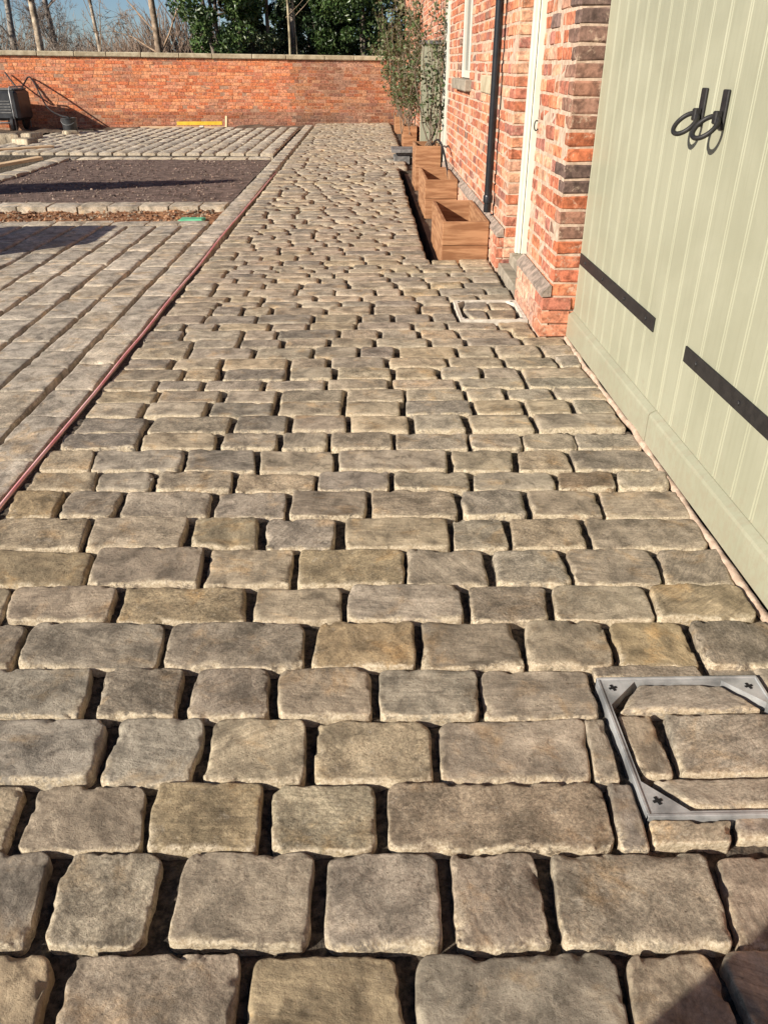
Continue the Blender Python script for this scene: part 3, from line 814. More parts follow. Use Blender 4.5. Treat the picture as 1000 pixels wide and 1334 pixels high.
# double doors
def plank_geo(y0, y1, z0, z1):
    """one board: flat face with a bead along its far edge, shallow V to the next board"""
    pr = [(DX+.03, y0), (DX+.005, y0), (DX, y0+.005), (DX, y1-.020), (DX+.003, y1-.018), (DX+.003, y1-.0165), (DX-.0005, y1-.012), (DX-.0005, y1-.005), (DX+.003, y1), (DX+.03, y1)]
    n = len(pr)
    v = np.array([(a, b, z0) for a, b in pr]+[(a, b, z1) for a, b in pr])
    f = [(k, (k+1) % n, n+(k+1) % n, n+k)[::-1] for k in range(n)]+[tuple(range(n)), tuple(range(n, 2*n))[::-1]]
    return v, f
def door_leaf(y0, y1, hy, sy0, sy1, tip):
    d = empty('door', (DX, y0, 0), house)
    n = 10; wd = (y1-y0)/n
    for k in range(n):
        g = Geo(); v, f = plank_geo(y0+k*wd, y0+(k+1)*wd, .15, 2.16)
        g.add(v, f, tc=v+rng.uniform(-9, 9, 3)); g.obj('plank', M['paint'], d, loc=(DX, y0+k*wd, .15))
    g = Geo()
    pr = [(DX+.03, .012), (DX-.030, .012), (DX-.030, .128), (DX-.026, .139), (DX-.004, .152), (DX+.03, .152)]
    m = len(pr); v = np.array([(a, y0+.002, b) for a, b in pr]+[(a, y1-.002, b) for a, b in pr])
    g.add(v, [(k, m+k, m+(k+1) % m, (k+1) % m) for k in range(m)]+[tuple(range(m))[::-1], tuple(range(m, 2*m))]); 
    g.obj('bottom_rail', M['paint'], d, loc=(DX, y0, 0))
    for zc in (.455, 1.86):
        g = Geo(); v, f = cbox(DX-.0075, DX-.0005, sy0, sy1, zc-.030, zc+.030, .0015); g.add(v, f)
        for yb in (sy0+.10, sy0+.42, sy0+.80, sy1-.12):
            v, f = lathe([(.0085, 0), (.0085, .002), (.006, .0045), (.001, .0055)], 10); g.add(np.stack([DX-.0075-v[:, 2], yb+v[:, 0], zc+v[:, 1]], 1), [q[::-1] for q in f])
        g.obj('strap_hinge', M['iron'], d, loc=(DX, sy0, zc))
    # ring handle: back plate and a ring hanging away from the boards
    g = Geo(); v, f = cbox(DX-.010, DX-.0003, hy-.024, hy+.024, 1.205, 1.325, .003); g.add(v, f)
    v, f = cbox(DX-.034, DX-.010, hy-.016, hy+.016, 1.222, 1.262, .004); g.add(v, f)
    a = np.linspace(0, 2*math.pi, 33)
    R_ = .045; th = math.radians(46); ph = math.radians(-15)
    ax = np.array([-math.sin(th), 0, -math.cos(th)]); cx = np.array([math.cos(th), 0, -math.sin(th)])
    bx_ = math.cos(ph)*np.array([0, 1.0, 0])+math.sin(ph)*cx
    c = np.array([DX-.026, hy, 1.242])+ax*R_*.92
    pts = c+R_*np.cos(a)[:, None]*ax+R_*.95*np.sin(a)[:, None]*bx_
    v, f = tube(pts, .0082, 10, False); g.add(v, f)
    g.obj('ring_handle', M['iron'], d, smooth=True, loc=(DX, hy, 1.24), sharp=40)
    return d
door_leaf(3.006, 4.494, 3.085, 3.19, 4.47, 0)
door_leaf(1.505, 3.000, 2.895, 1.53, 2.825, 0)
g = Geo(); g.add(*prism([(DX+.028, 1.5), (DX+.08, 1.5), (DX+.08, 4.5), (DX+.028, 4.5)], -.2, 2.18)); g.obj('door_backing', M['iron'], house, loc=(DX, 1.5, 0))
# rough mortar fillet between the setts and the doors
g = Geo()
yy = np.arange(1.2, 4.52, .035); pts = np.stack([1.158+.006*fbm(np.stack([yy*5, yy*0, yy*0], 1), 3, 4), yy, -.004+.010*fbm(np.stack([yy*6, yy*0, yy*0], 1), 3, 9)], 1)
v, f = tube(pts, .016, 6); g.add(v, f); g.obj('threshold_mortar', M['mortar'], house, smooth=True)

# doorway with a cream frame, step in front
fr = empty('door_frame', (1.15, 6.2, .06), house)
for nm, x0, x1, y0, y1 in (('post', 1.135, 1.175, 6.195, 6.25), ('post', 1.1755, 1.265, 6.170, 6.2495), ('post', 1.158, 1.172, 6.178, 6.1945)):
    g = Geo(); v, f = cbox(x0, x1, y0, y1, .13, 2.02, .004); g.add(v, f); g.obj(nm, M['cream'], fr, loc=(x0, y0, .13))
g = Geo(); v, f = cbox(1.175, 1.265, 5.352, 5.42, .13, 2.02, .004); g.add(v, f); g.obj('post', M['cream'], fr, loc=(1.175, 5.352, .13))
g = Geo(); v, f = cbox(1.27, 1.31, 5.355, 6.245, .10, 2.03, .004); g.add(v, f); g.obj('door', M['paint'], house, loc=(1.27, 5.36, .1))
g = Geo(); v, f = cbox(1.022, 1.36, 5.362, 6.60, -.2, .045, .008, .002); g.add(v, f); g.obj('step', M['step'], house, smooth=False, loc=(1.022, 5.36, 0))
g = Geo(); v, f = cbox(1.10, 1.34, 5.355, 6.248, .0455, .128, .01, .002); g.add(v, f); g.obj('sill', M['step'], house, loc=(1.1, 5.36, .05))
g = Geo(); a = np.linspace(-.6, 4.1, 14); v, f = tube(np.stack([np.full(14, FX-.016)-.012*np.sin(a), np.full(14, 5.28)+.0*a, 1.07+.028*np.cos(a)], 1), .004, 6); g.add(v, f); g.obj('hook', M['iron'], house, smooth=True)

# drainpipe
g = Geo(); v, f = tube([(.995, 6.85, .33), (.995, 6.85, 1.2), (.995, 6.85, 3.1)], .031, 14); g.add(v, f)
dp = g.obj('drainpipe', M['pipe'], house, smooth=True, loc=(.995, 6.85, .33), sharp=50)
for z in (.40, 1.80):
    g = Geo(); v, f = lathe([(.031, 0), (.039, .004), (.039, .05), (.036, .06), (.031, .062)], 14, (.995, 6.85, z)); g.add(v, f); g.obj('collar', M['pipe'], dp, smooth=True, loc=(.995, 6.85, z), sharp=50)

# window
wn_ = empty('window', (1.05, 9.02, CH*16), house)
for x0, x1, y0, y1, z0, z1 in ((1.075, 1.13, 9.93, 10.018, 1.26, 2.10), (1.085, 1.14, 9.022, 9.09, 1.26, 2.10), (1.085, 1.14, 9.09, 9.93, 1.26, 1.33), (1.09, 1.13, 9.48, 9.53, 1.33, 2.1)):
    g = Geo(); v, f = cbox(x0, x1, y0, y1, z0, z1, .004); g.add(v, f); g.obj('frame', M['cream'], wn_, loc=(x0, y0, z0))
g = Geo(); v, f = cbox(1.105, 1.110, 9.09, 9.93, 1.33, 2.1, .001); g.add(v, f); g.obj('pane', M['glass'], wn_, loc=(1.105, 9.09, 1.33))
g = Geo(); v, f = cbox(.985, 1.13, 8.86, 10.18, CH*16-.095, CH*16+.004, .008, .002); g.add(v, f); g.obj('sill', M['step'], house, loc=(.985, 8.86, 1.15))
g = Geo(); v, f = cbox(1.036, 1.09, 7.44, 8.05, 1.17, 1.31, .008, .003); g.add(v, f); g.obj('wall_stone', M['cope'], house, loc=(1.04, 7.44, 1.17))

# second doorway, its green leaf standing open across the path side
fr = empty('door_frame', (1.06, 11.3, 0), house)
for x0, x1, y0, y1 in ((1.02, 1.10, 11.305, 11.365), (1.06, 1.14, 12.185, 12.245)):
    g = Geo(); v, f = cbox(x0, x1, y0, y1, 0, 2.05, .004); g.add(v, f); g.obj('post', M['cream'], fr, loc=(x0, y0, 0))
g = Geo(); v, f = cbox(1.25, 1.29, 11.30, 12.25, -.1, 2.05, .002); g.add(v, f); g.obj('inner_wall', M['dark'], house, loc=(1.25, 11.3, 0))
od = empty('open_door', (1.04, 12.32, .10), house)
for k in range(3):
    g = Geo(); v, f = cbox(.765+k*.094, .765+(k+1)*.094-.003, 12.30, 12.335, .10, 1.62, .004); g.add(v, f, tc=v+k*3); g.obj('plank', M['paint'], od, loc=(.765+k*.094, 12.3, .1))
g = Geo(); v, f = cbox(.745, 1.045, 12.27, 12.40, 1.62, 1.665, .006); g.add(v, f); g.obj('top_rail', M['slate'], od, loc=(.745, 12.27, 1.62))

# ------------------------------------------------------------------ garden wall closing the yard
A = np.array([1.35, 23.75]); B = np.array([-15.5, 21.3])
Lw = np.linalg.norm(B-A); dirw = (B-A)/Lw; nrm = np.array([-dirw[1], dirw[0]])      # points to the yard
if nrm[1] > 0: nrm = -nrm
gw = empty('garden_wall', (float(A[0]), float(A[1]), 0))
tag(gw, 'long weathered orange brick garden wall with pale stone coping across the back', 'wall')
def wxf(v):
    v = np.asarray(v, float); o = np.empty_like(v)
    o[:, :2] = A+v[:, :1]*dirw+v[:, 1:2]*(-nrm); o[:, 2] = v[:, 2]+.0118*v[:, 0]; return o
HW = 1.435; gc = .0755
gb = Geo(); gm = Geo()
v, f = prism([(0, .006), (Lw, .006), (Lw, .34), (0, .34)], -.35, HW); f = [q[::-1] for q in f]
gm.add(wxf(v), f); gm.obj('mortar', M['gmortar'], gw)
GT = np.array([(.60, .20, .085), (.66, .25, .11), (.56, .17, .075), (.70, .31, .155), (.52, .19, .105), (.64, .28, .155)])
nr = int(HW/gc)
for r in range(-2, nr):
    s = -rng.uniform(0, .2)
    while s < Lw:
        L = .112 if (r % 4 == 0) else .232
        s0, s1 = max(s, 0)+.005, min(s+L, Lw)-.005
        if s1-s0 > .03:
            pt = np.array([[s*.35, r*gc*1.1, 0]])
            n1 = float(fbm(pt*1.3, 3, 31)[0]); n2 = float(fbm(pt*2.7+7, 3, 37)[0])
            t = GT[rng.integers(len(GT))]*rng.uniform(1.0, 1.18)
            if n1 > .22: t = t*.8+np.array([.20, .13, .10])*min(1, (n1-.22)*2.6)
            if n2 > .34: t = t*.62+np.array([.14, .09, .07])*.6
            if s < 3.2: t = t*np.array([.62, .72, .8])             # darker, less red end by the house
            if r < 3: t = t*np.array([.72, .74, .76])
            v, f = cbox(s0-.0015, s1+.0015, rng.normal(.002, .0022), .07, r*gc+.0035, (r+1)*gc-.0035, .004, .002)
            f = [q[::-1] for q in f]
            gb.add(wxf(v), f, t, tc=v+rng.uniform(-30, 30, 3))
        s += L
tag(gb.obj('bricks', M['gbrick'], gw), kind='stuff')
s = 0
while s < Lw:
    L = min(rng.uniform(.75, 1.0), Lw-s)
    v, f = cbox(s+.003, s+L-.003, -.06, .40, HW+.002, HW+.112, .016, .003); f = [q[::-1] for q in f]
    g = Geo(); g.add(wxf(v), f, tc=v+rng.uniform(-9, 9, 3)); g.obj('coping_stone', M['cope'], gw)
    s += L

# ------------------------------------------------------------------ inspection covers set flush in the path
def cover(x0, x1, y0, y1, bw, chf, label, inlays, far=False):
    c = empty('inspection_cover', ((x0+x1)/2, (y0+y1)/2, -.05))
    tag(c, label, 'manhole cover', 'recessed inspection covers in the path')
    O = [(x0, y0), (x1, y0), (x1, y1), (x0, y1)]
    a0, a1, b0, b1 = x0+bw, x1-bw, y0+bw, y1-bw; k = chf
    In = [(a0, b0+k), (a0+k, b0), (a1-k, b0), (a1, b0+k), (a1, b1-k), (a1-k, b1), (a0+k, b1), (a0, b1-k)]
    zt, zb = .004, -.05
    V = [(*p, zt) for p in O]+[(*p, zt) for p in In]+[(*p, zb) for p in O]+[(*p, zb) for p in In]
    top = [(0, 5, 4), (0, 1, 6, 5), (1, 7, 6), (1, 2, 8, 7), (2, 9, 8), (2, 3, 10, 9), (3, 11, 10), (3, 0, 4, 11)]
    F = list(top)+[(12+i, 12+(i+1) % 4, (i+1) % 4, i) for i in range(4)]+[(4+(i+1) % 8, 16+(i+1) % 8, 16+i, 4+i)[::1] for i in range(8)]
    fm = M['conc'] if far else M['galv']; lz = .0052 if far else .0075
    g = Geo(); g.add(V, F); fr_ = g.obj('frame', fm, c)
    # raised outer lip of the frame
    for q in ((x0, x1, y0-.0012, y0+.006), (x0, x1, y1-.006, y1+.0012)):
        g = Geo(); v, f = cbox(q[0], q[1], q[2], q[3], -.04, lz, .001); g.add(v, f); g.obj('lip', fm, c, loc=(q[0], q[2], 0))
    for q in ((x0-.0012, x0+.006), (x1-.006, x1+.0012)):
        g = Geo(); v, f = cbox(q[0], q[1], y0+.0065, y1-.0065, -.04, lz, .001); g.add(v, f); g.obj('lip', fm, c, loc=(q[0], y0, 0))
    g = Geo(); g.add(*prism([(a0-.003, b0-.003), (a1+.003, b0-.003), (a1+.003, b1+.003), (a0-.003, b1+.003)], -.10, -.045)); g.obj('tray', M['bed'], c)
    for (hx, hy) in ((x0+.034, y0+.042), (x1-.034, y0+.042), (x0+.034, y1-.036), (x1-.034, y1-.036)):
        g = Geo(); s_ = .011 if not far else .008
        for ang in (.3, 1.87):
            ca, sa = math.cos(ang), math.sin(ang)
            pl = [(hx+ca*a-sa*b, hy+sa*a+ca*b) for a, b in ((-s_, -.0035), (s_, -.0035), (s_, .0035), (-s_, .0035))]
            g.add(*prism(pl, .0005, .0052 if ang < 1 else .0056))
        g.obj('keyhole', M['hole'], c)
    global far_seed
    for q, t in inlays:
        far_seed += 1
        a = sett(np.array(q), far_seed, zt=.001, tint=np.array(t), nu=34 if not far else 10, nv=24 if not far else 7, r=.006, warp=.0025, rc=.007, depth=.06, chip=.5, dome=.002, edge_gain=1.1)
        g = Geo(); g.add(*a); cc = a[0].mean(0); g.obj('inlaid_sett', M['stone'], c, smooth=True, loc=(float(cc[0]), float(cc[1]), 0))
cover(.586, 1.006, 1.118, 1.552, .014, .082, 'near square galvanised cover with four cut setts inside, beside the green doors',
      [([(.690, 1.528), (.900, 1.528), (.975, 1.436), (.615, 1.436)], (.29, .25, .195)), ([(.608, 1.424), (.690, 1.424), (.684, 1.232), (.612, 1.232)], (.30, .245, .175)),
       ([(.722, 1.424), (.984, 1.422), (.982, 1.232), (.703, 1.234)], (.35, .305, .235)), ([(.628, 1.222), (.962, 1.222), (.900, 1.143), (.696, 1.143)], (.31, .265, .20))])
cover(.580, 1.002, 4.842, 5.318, .02, .05, 'far square cover filled with setts at the foot of the brick pillar',
      [([(.66, 5.28), (.80, 5.28), (.80, 5.11), (.625, 5.11)], (.25, .22, .18)), ([(.815, 5.28), (.93, 5.28), (.96, 5.12), (.815, 5.11)], (.33, .27, .19)),
       ([(.625, 5.09), (.76, 5.09), (.76, 4.90), (.665, 4.89)], (.27, .235, .19)), ([(.78, 5.10), (.965, 5.10), (.93, 4.89), (.78, 4.89)], (.29, .23, .16))], far=True)

# ------------------------------------------------------------------ red hose in the joint between path and drive
yy = np.concatenate([np.arange(1.2, 8, .12), np.arange(8, 13.0, .35)])
hx = -1.332+.006*fbm(np.stack([yy*1.1, yy*0, yy*0], 1), 2, 3)-.0022*np.maximum(0, yy-5)
hz = .010+.004*fbm(np.stack([yy*1.7, yy*0, yy*0], 1), 2, 6)-.0075*np.maximum(0, yy-7.5)
g = Geo(); v, f = tube(np.stack([hx, yy, hz], 1), .0068, 10); g.add(v, f)
tag(g.obj('hose', M['hose'], smooth=True), 'long thin red hose lying in the joint between path and driveway', 'hose')

# ------------------------------------------------------------------ planters in the strip along the house
strip = sheet('planting_strip', .597, 1.04, 6.605, 22.0, -.10, -.42, M['earth'])
def planter(x0, x1, y0, y1, zt, label, zb=-.10, soil_drop=.16):
    p = empty('planter', ((x0+x1)/2, (y0+y1)/2, zb))
    tag(p, label, 'planter', 'square timber planters along the house wall')
    t = .032
    for q in ((x0, x1, y0, y0+t), (x0, x1, y1-t, y1), (x0, x0+t, y0+t+.001, y1-t-.001), (x1-t, x1, y0+t+.001, y1-t-.001)):
        zm = zb+(zt-zb)*.52
        for za, zc in ((zb, zm-.0012), (zm+.0012, zt)):
            g = Geo(); v, f = cbox(*q, za, zc, .004, .0012); g.add(v, f, tc=v+rng.uniform(-20, 20, 3)); g.obj('board', M['wood'], p, loc=(q[0], q[2], za))
    g = Geo(); X, Y = np.meshgrid(np.linspace(x0+t, x1-t, 10), np.linspace(y0+t, y1-t, 20), indexing='ij')
    P = np.stack([X.ravel(), Y.ravel(), X.ravel()*0], 1); P[:, 2] = zt-soil_drop+.02*fbm(P*9, 3, 2)
    id_ = np.arange(200).reshape(10, 20)
    g.add(P, [(int(id_[i, j]), int(id_[i+1, j]), int(id_[i+1, j+1]), int(id_[i, j+1])) for i in range(9) for j in range(19)]); g.obj('soil', M['potsoil'], p, smooth=True)
    return p
planter(.615, .992, 6.66, 7.82, .285, 'nearest empty cedar planter beside the black drainpipe', soil_drop=.22)
planter(.640, .990, 9.15, 10.35, .30, 'second cedar planter with a black hose looping into it', soil_drop=.22)
planter(.655, .990, 11.35, 12.10, .45, 'third and tallest cedar planter in front of the open green door')
planter(.735, 1.000, 17.0, 17.9, .33, 'fourth cedar planter holding a climber, before the garden wall')
planter(.700, 1.000, 20.6, 21.5, .30, 'farthest small cedar planter by the garden wall')

# black hose arching from the third planter into the second
a = np.linspace(0, 1, 22)
g = Geo(); v, f = tube(np.stack([.88+.10*a, 11.6-1.9*a, .42+.20*np.sin(a*math.pi)-.36*a**2], 1), .013, 8); g.add(v, f)
tag(g.obj('irrigation_hose', M['rubber'], smooth=True), 'short black hose arching between the second and third planters', 'hose')

# low stack of grey slabs beyond the third planter
st = empty('slab_stack', (.74, 14.3, -.05)); tag(st, 'low stack of grey stone slabs on the path behind the third planter', 'slabs')
for k, q in enumerate(((.46, .72, 14.05, 14.5, -.05, .07), (.74, 1.0, 14.08, 14.52, -.05, .065), (.50, .95, 14.10, 14.5, .072, .12), (.42, 1.02, 14.02, 14.55, .122, .175))):
    g = Geo(); v, f = cbox(*q, .008, .005); g.add(v, f, tc=v+k*5); g.obj('slab', M['slate'], st, loc=(q[0], q[2], q[4]))

# ------------------------------------------------------------------ climbing plants
def leaf_quads(C, size, tints, flat=.0, aspect=.55):
    n = len(C)
    D = rng.normal(size=(n, 3)); D[:, 2] -= flat; D /= np.linalg.norm(D, axis=1)[:, None]
    W = np.cross(D, rng.normal(size=(n, 3))); W /= np.linalg.norm(W, axis=1)[:, None]+1e-9
    S = (size*rng.uniform(.6, 1.3, n))[:, None]
    up_ = np.cross(D, W)*S*.14
    v = np.stack([C-D*S, C+W*S*aspect+up_, C+D*S, C-W*S*aspect+up_], 1).reshape(-1, 3)
    f = [(4*i, 4*i+1, 4*i+2, 4*i+3) for i in range(n)]
    return v, f, np.repeat(tints, 4, axis=0)
def climber(base, n_st, height, lean, spread, nleaf, label, lsize=.035, ylen=1.0):
    c = empty('climbing_plant', base); tag(c, label, 'climber')
    g = Geo(); L = []
    for k in range(n_st):
        m = 16; t = np.linspace(0, 1, m)
        h = height*rng.uniform(.55, 1.08)
        x = base[0]+rng.normal(0, .05)+(rng.normal(lean, spread))*t+.10*fbm(np.stack([t*4+k*9, t*0, t*0], 1), 2, 3)
        y = base[1]+rng.normal(0, ylen*.25)+rng.normal(0, ylen*.5)*t+.12*fbm(np.stack([t*4+k*5+50, t*0, t*0], 1), 2, 4)
        x = np.minimum(x, 1.01)
        z = base[2]+h*t
        P = np.stack([x, y, z], 1)
        v, f = tube(P, np.linspace(.009, .003, m), 4); g.add(v, f, (.9, .85, .8))
        for q in range(5):
            i = rng.integers(4, m-1); d = rng.normal(0, 1, 3); d /= np.linalg.norm(d); d[2] = abs(d[2])*.6
            tl = rng.uniform(.15, .5)*.7; s = np.linspace(0, 1, 5)[:, None]
            tw = P[i]+d*tl*s+np.array([0, 0, -.12])*s**2*tl; tw[:, 0] = np.minimum(tw[:, 0], 1.02)
            v, f = tube(tw, np.linspace(.004, .0015, 5), 3, False); g.add(v, f, (1, .95, .85))
            L.append(tw[1:])
        L.append(P[3:])
    g.obj('stems', M['twig'], c)
    L = np.concatenate(L); C = L[rng.integers(len(L), size=nleaf)]+rng.normal(0, .045, (nleaf, 3)); C[:, 0] = np.minimum(C[:, 0], 1.035)
    t = np.array([(.085, .125, .04), (.12, .155, .06), (.06, .095, .03), (.18, .19, .09), (.16, .14, .08)])[rng.integers(5, size=nleaf)]*rng.uniform(.7, 1.3, (nleaf, 1))
    g = Geo(); v, f, tt = leaf_quads(C, lsize, t, .3); g.add(v, f, tt); g.obj('foliage', M['cleaf'], c)
climber((.86, 11.8, .30), 11, 2.3, .10, .20, 700, 'sparse leafy climber rising from the tallest planter over the green door', .030, .7)
climber((.85, 17.4, .18), 22, 2.7, -.06, .28, 2200, 'bushy climber trained up the house from the fourth planter', .038, 1.6)
climber((.84, 21.0, .15), 16, 2.6, -.22, .32, 1500, 'climber beside the garden wall in the farthest planter', .042, 1.2)

# ------------------------------------------------------------------ things by the garden wall
BK = (-6.68, 19.9, -.035)
b = Geo(); v, f = lathe([(.0, .0), (.145, .0), (.150, .01), (.165, .34), (.176, .345), (.176, .365), (.160, .365), (.14, .04), (0, .04)], 24, BK)
b.add(v, f); bk = b.obj('bucket', M['dark'], smooth=True, loc=BK, sharp=40); tag(bk, 'black plastic bucket standing by the garden wall', 'bucket')
a = np.linspace(0, math.pi, 14); g = Geo(); v, f = tube(np.stack([BK[0]+.172*np.cos(a), np.full(14, BK[1])-.178*np.sin(a), BK[2]+.345-.12*np.sin(a)], 1), .004, 5); g.add(v, f); g.obj('handle', M['galv'], bk, smooth=True)
# pale batten, yellow spirit level and peg at the wall foot
def beam(name, p0, p1, w_, h_, mat, label, cat, parent=None):
    p0, p1 = np.array(p0), np.array(p1); L = np.linalg.norm(p1-p0); v, f = cbox(0, L, -w_/2, w_/2, -h_/2, h_/2, .004)
    ex = (p1-p0)/L; ey = np.cross([0, 0, 1.0], ex); ey /= np.linalg.norm(ey); ez = np.cross(ex, ey)
    V = p0+v[:, :1]*ex+v[:, 1:2]*ey+v[:, 2:3]*ez
    g = Geo(); g.add(V, f, tc=v); o = g.obj(name, mat, parent)
    if label: tag(o, label, cat)
    return o
beam('timber_batten', (-5.62, 21.95, .0), (-3.40, 22.08, -.012), .06, .05, M['batten'], 'pale timber batten lying along the foot of the garden wall', 'timber')
beam('spirit_level', (-4.72, 22.02, .085), (-3.60, 22.08, .085), .05, .08, M['yellow'], 'yellow spirit level lying on the batten by the wall', 'level')
beam('timber_peg', (-3.50, 22.02, -.1), (-3.47, 22.05, .25), .07, .05, M['batten'], 'short upright pale timber peg at the end of the yellow level', 'peg')
beam('timber_block', (-4.12, 21.80, .0), (-4.02, 21.80, .0), .1, .09, M['cream'], 'small white block in front of the yellow level', 'block')
# black site machine at the left edge of the yard: boxy body on a tube frame, grille and wheel
mc = empty('site_generator', (-8.69, 21.40, -.03)); tag(mc, 'boxy black site machine with pale tube frame at the left edge', 'machine')
g = Geo(); v, f = cbox(-9.30, -8.21, 21.10, 21.95, .2, .84, .06); g.add(v, f); g.obj('body', M['dark'], mc, loc=(-9.30, 21.10, .2))
g = Geo(); v, f = cbox(-9.25, -8.25, 21.14, 21.90, .842, .875, .01); g.add(v, f); g.obj('lid', M['slate'], mc, loc=(-9.25, 21.10, .84))
for k in range(5):
    g = Geo(); v, f = cbox(-9.04, -8.40, 21.09, 21.10, .36+k*.06, .385+k*.06, .002); g.add(v, f); g.obj('grille_bar', M['slate'], mc, loc=(-9.04, 21.09, .36+k*.06))
for x in (-9.32, -8.34):
    g = Geo(); v, f = tube([(x, 21.04, .0), (x, 21.04, .82), (x, 21.12, .91), (x, 21.90, .91), (x, 22.00, .82), (x, 22.00, .0)], .018, 8); g.add(v, f); g.obj('frame_tube', M['galv'], mc, smooth=True)
g = Geo(); v, f = tube([(-9.32, 21.04, .16), (-8.34, 21.04, .16)], .018, 8); g.add(v, f); g.obj('frame_tube', M['galv'], mc, smooth=True)
for x, y in ((-9.10, 21.12), (-8.40, 21.12), (-8.40, 21.85)):
    g = Geo(); v, f = lathe([(.0, -.05), (.13, -.05), (.17, -.03), (.17, .03), (.13, .05), (0, .05)], 18); v = v[:, [2, 0, 1]]+np.array([x, y, .14]); f = [q for q in f]
    g.add(v, f); g.obj('wheel', M['rubber'], mc, smooth=True, sharp=40)
# cable hung on the wall and dropping to the bucket
def poly(pts, n=10):
    pts = np.array(pts, float); out = []
    for i in range(len(pts)-1):
        p0 = pts[max(i-1, 0)]; p1 = pts[i]; p2 = pts[i+1]; p3 = pts[min(i+2, len(pts)-1)]
        t = np.linspace(0, 1, n, endpoint=False)[:, None]
        out.append(.5*((2*p1)+(-p0+p2)*t+(2*p0-5*p1+4*p2-p3)*t**2+(-p0+3*p1-3*p2+p3)*t**3))
    return np.concatenate(out+[pts[-1:]])
g = Geo(); v, f = tube(poly([(-8.8, 22.2, 1.20), (-8.6, 22.1, .95), (-8.45, 22.0, .82), (-8.38, 22.15, .95), (-8.28, 22.3, 1.10), (-8.10, 22.1, .97), (-7.65, 21.4, .49), (-7.05, 20.4, .36), (-6.68, 19.92, .33)]), .02, 6); g.add(v, f)
tag(g.obj('cable', M['rubber'], smooth=True), 'black cable hanging on the garden wall and dropping to the bucket', 'cable')
# loose stones and boards at the left edge
def rough_block(c, s, rz, seed_, tint):
    a = sett(rect(-s[0]/2, s[0]/2, -s[1]/2, s[1]/2, .02), seed_, zt=s[2], tint=np.array(tint), nu=8, nv=7, r=.03, warp=.012, depth=s[2])
    v = a[0].copy(); ca, sa = math.cos(rz), math.sin(rz)
    v = np.stack([v[:, 0]*ca-v[:, 1]*sa+c[0], v[:, 0]*sa+v[:, 1]*ca+c[1], v[:, 2]+c[2]], 1)
    g = Geo(); g.add(v, a[1], a[2], a[3], a[4]); return g.obj('stone_block', M['stone'], smooth=True, loc=tuple(float(q) for q in c), sharp=60)
spots = [((-7.35, 17.9, -.05), (.5, .34, .2), .3, 'pale stone block lying nearest the black machine'), ((-6.75, 17.3, -.05), (.42, .3, .16), -.5, 'squared stone block at the corner of the far driveway'),
         ((-7.0, 18.4, -.05), (.36, .3, .18), 1.0, 'small stone block below the cable on the rough ground'), ((-6.85, 16.3, -.30), (.5, .34, .22), .1, 'dark stone block in the hole beside the sunken square'),
         ((-6.6, 19.6, -.05), (.3, .22, .14), .7, 'little stone block leaning towards the black bucket'), ((-7.5, 16.9, -.05), (.6, .35, .18), -.2, 'broad stone block at the left edge of the picture')]
for k, (c, s, rz, lb) in enumerate(spots):
    tag(rough_block(c, s, rz, 900+k, (.33, .27, .19)), lb, 'stone', 'loose stone blocks by the machine')
beam('plank', (-7.6, 15.2, -.0), (-5.9, 16.4, .03), .22, .05, M['batten'], 'grey plank laid over the hole at the left edge', 'plank')
beam('plank', (-7.6, 13.2, -.27), (-5.6, 14.9, -.02), .2, .05, M['batten'], 'plank sloping down into the hole beside the sunken square', 'plank')
g = Geo(); v, f = cbox(-1.96, -1.70, 8.64, 8.80, -.06, -.012, .015, .008); g.add(v, f); tag(g.obj('green_offcut', M['green']), 'small green plastic offcut in the soil trench', 'offcut')
# unseen bags added outside the frame, placed to cast shadows on the paving
def shadow_bag(c, s, h, label, rz=0.0):
    o = empty('shadow_bag', c); tag(o, label, 'shadow-casting bag', 'unseen bags added to cast shadows')
    n = 48; a = np.linspace(0, 2*math.pi, n, endpoint=False); V = []; prof = [(.96, 0), (1.02, .12), (1.03, .5), (1.0, .85), (.97, 1.0), (.93, .985)]
    for r, z in prof:
        e = 12.0; cx = np.sign(np.cos(a))*np.abs(np.cos(a))**(2/e); sy = np.sign(np.sin(a))*np.abs(np.sin(a))**(2/e)
        V.append(np.stack([c[0]+s/2*r*cx, c[1]+s/2*r*sy, np.full(n, c[2]+z*h)], 1))
    V = np.concatenate(V); F = [(i*n+k, i*n+(k+1) % n, (i+1)*n+(k+1) % n, (i+1)*n+k) for i in range(len(prof)-1) for k in range(n)]
    g = Geo(); g.add(V, F); g.obj('sack', M['bag'], o, smooth=True)
    g = Geo(); m = 7; Vs = [(c[0], c[1], c[2]+h*1.06)]
    for q in range(1, m+1):
        t = q/m*.94
        for k in range(n): Vs.append((c[0]+s/2*t*np.sign(np.cos(a[k]))*abs(np.cos(a[k]))**.17, c[1]+s/2*t*np.sign(np.sin(a[k]))*abs(np.sin(a[k]))**.17, c[2]+h*(1.06-.14*t*t)))
    Fs = [(0, 1+k, 1+(k+1) % n) for k in range(n)]+[(1+(q-1)*n+k, 1+q*n+k, 1+q*n+(k+1) % n, 1+(q-1)*n+(k+1) % n) for q in range(1, m) for k in range(n)]
    g.add(Vs, Fs); g.obj('sand', M['sand'], o, smooth=True)
shadow_bag((-.43, -.655, -.01), .92, .92, 'white sand bag added right behind the viewpoint to cast the corner shadow')
shadow_bag((-4.45, 6.75, -.01), 1.0, .86, 'unseen white bag added on the driveway to cast a shadow near the header course')
shadow_bag((-4.02, 3.35, -.01), .62, .86, 'smaller unseen white bag added to cast a shadow on the near driveway')

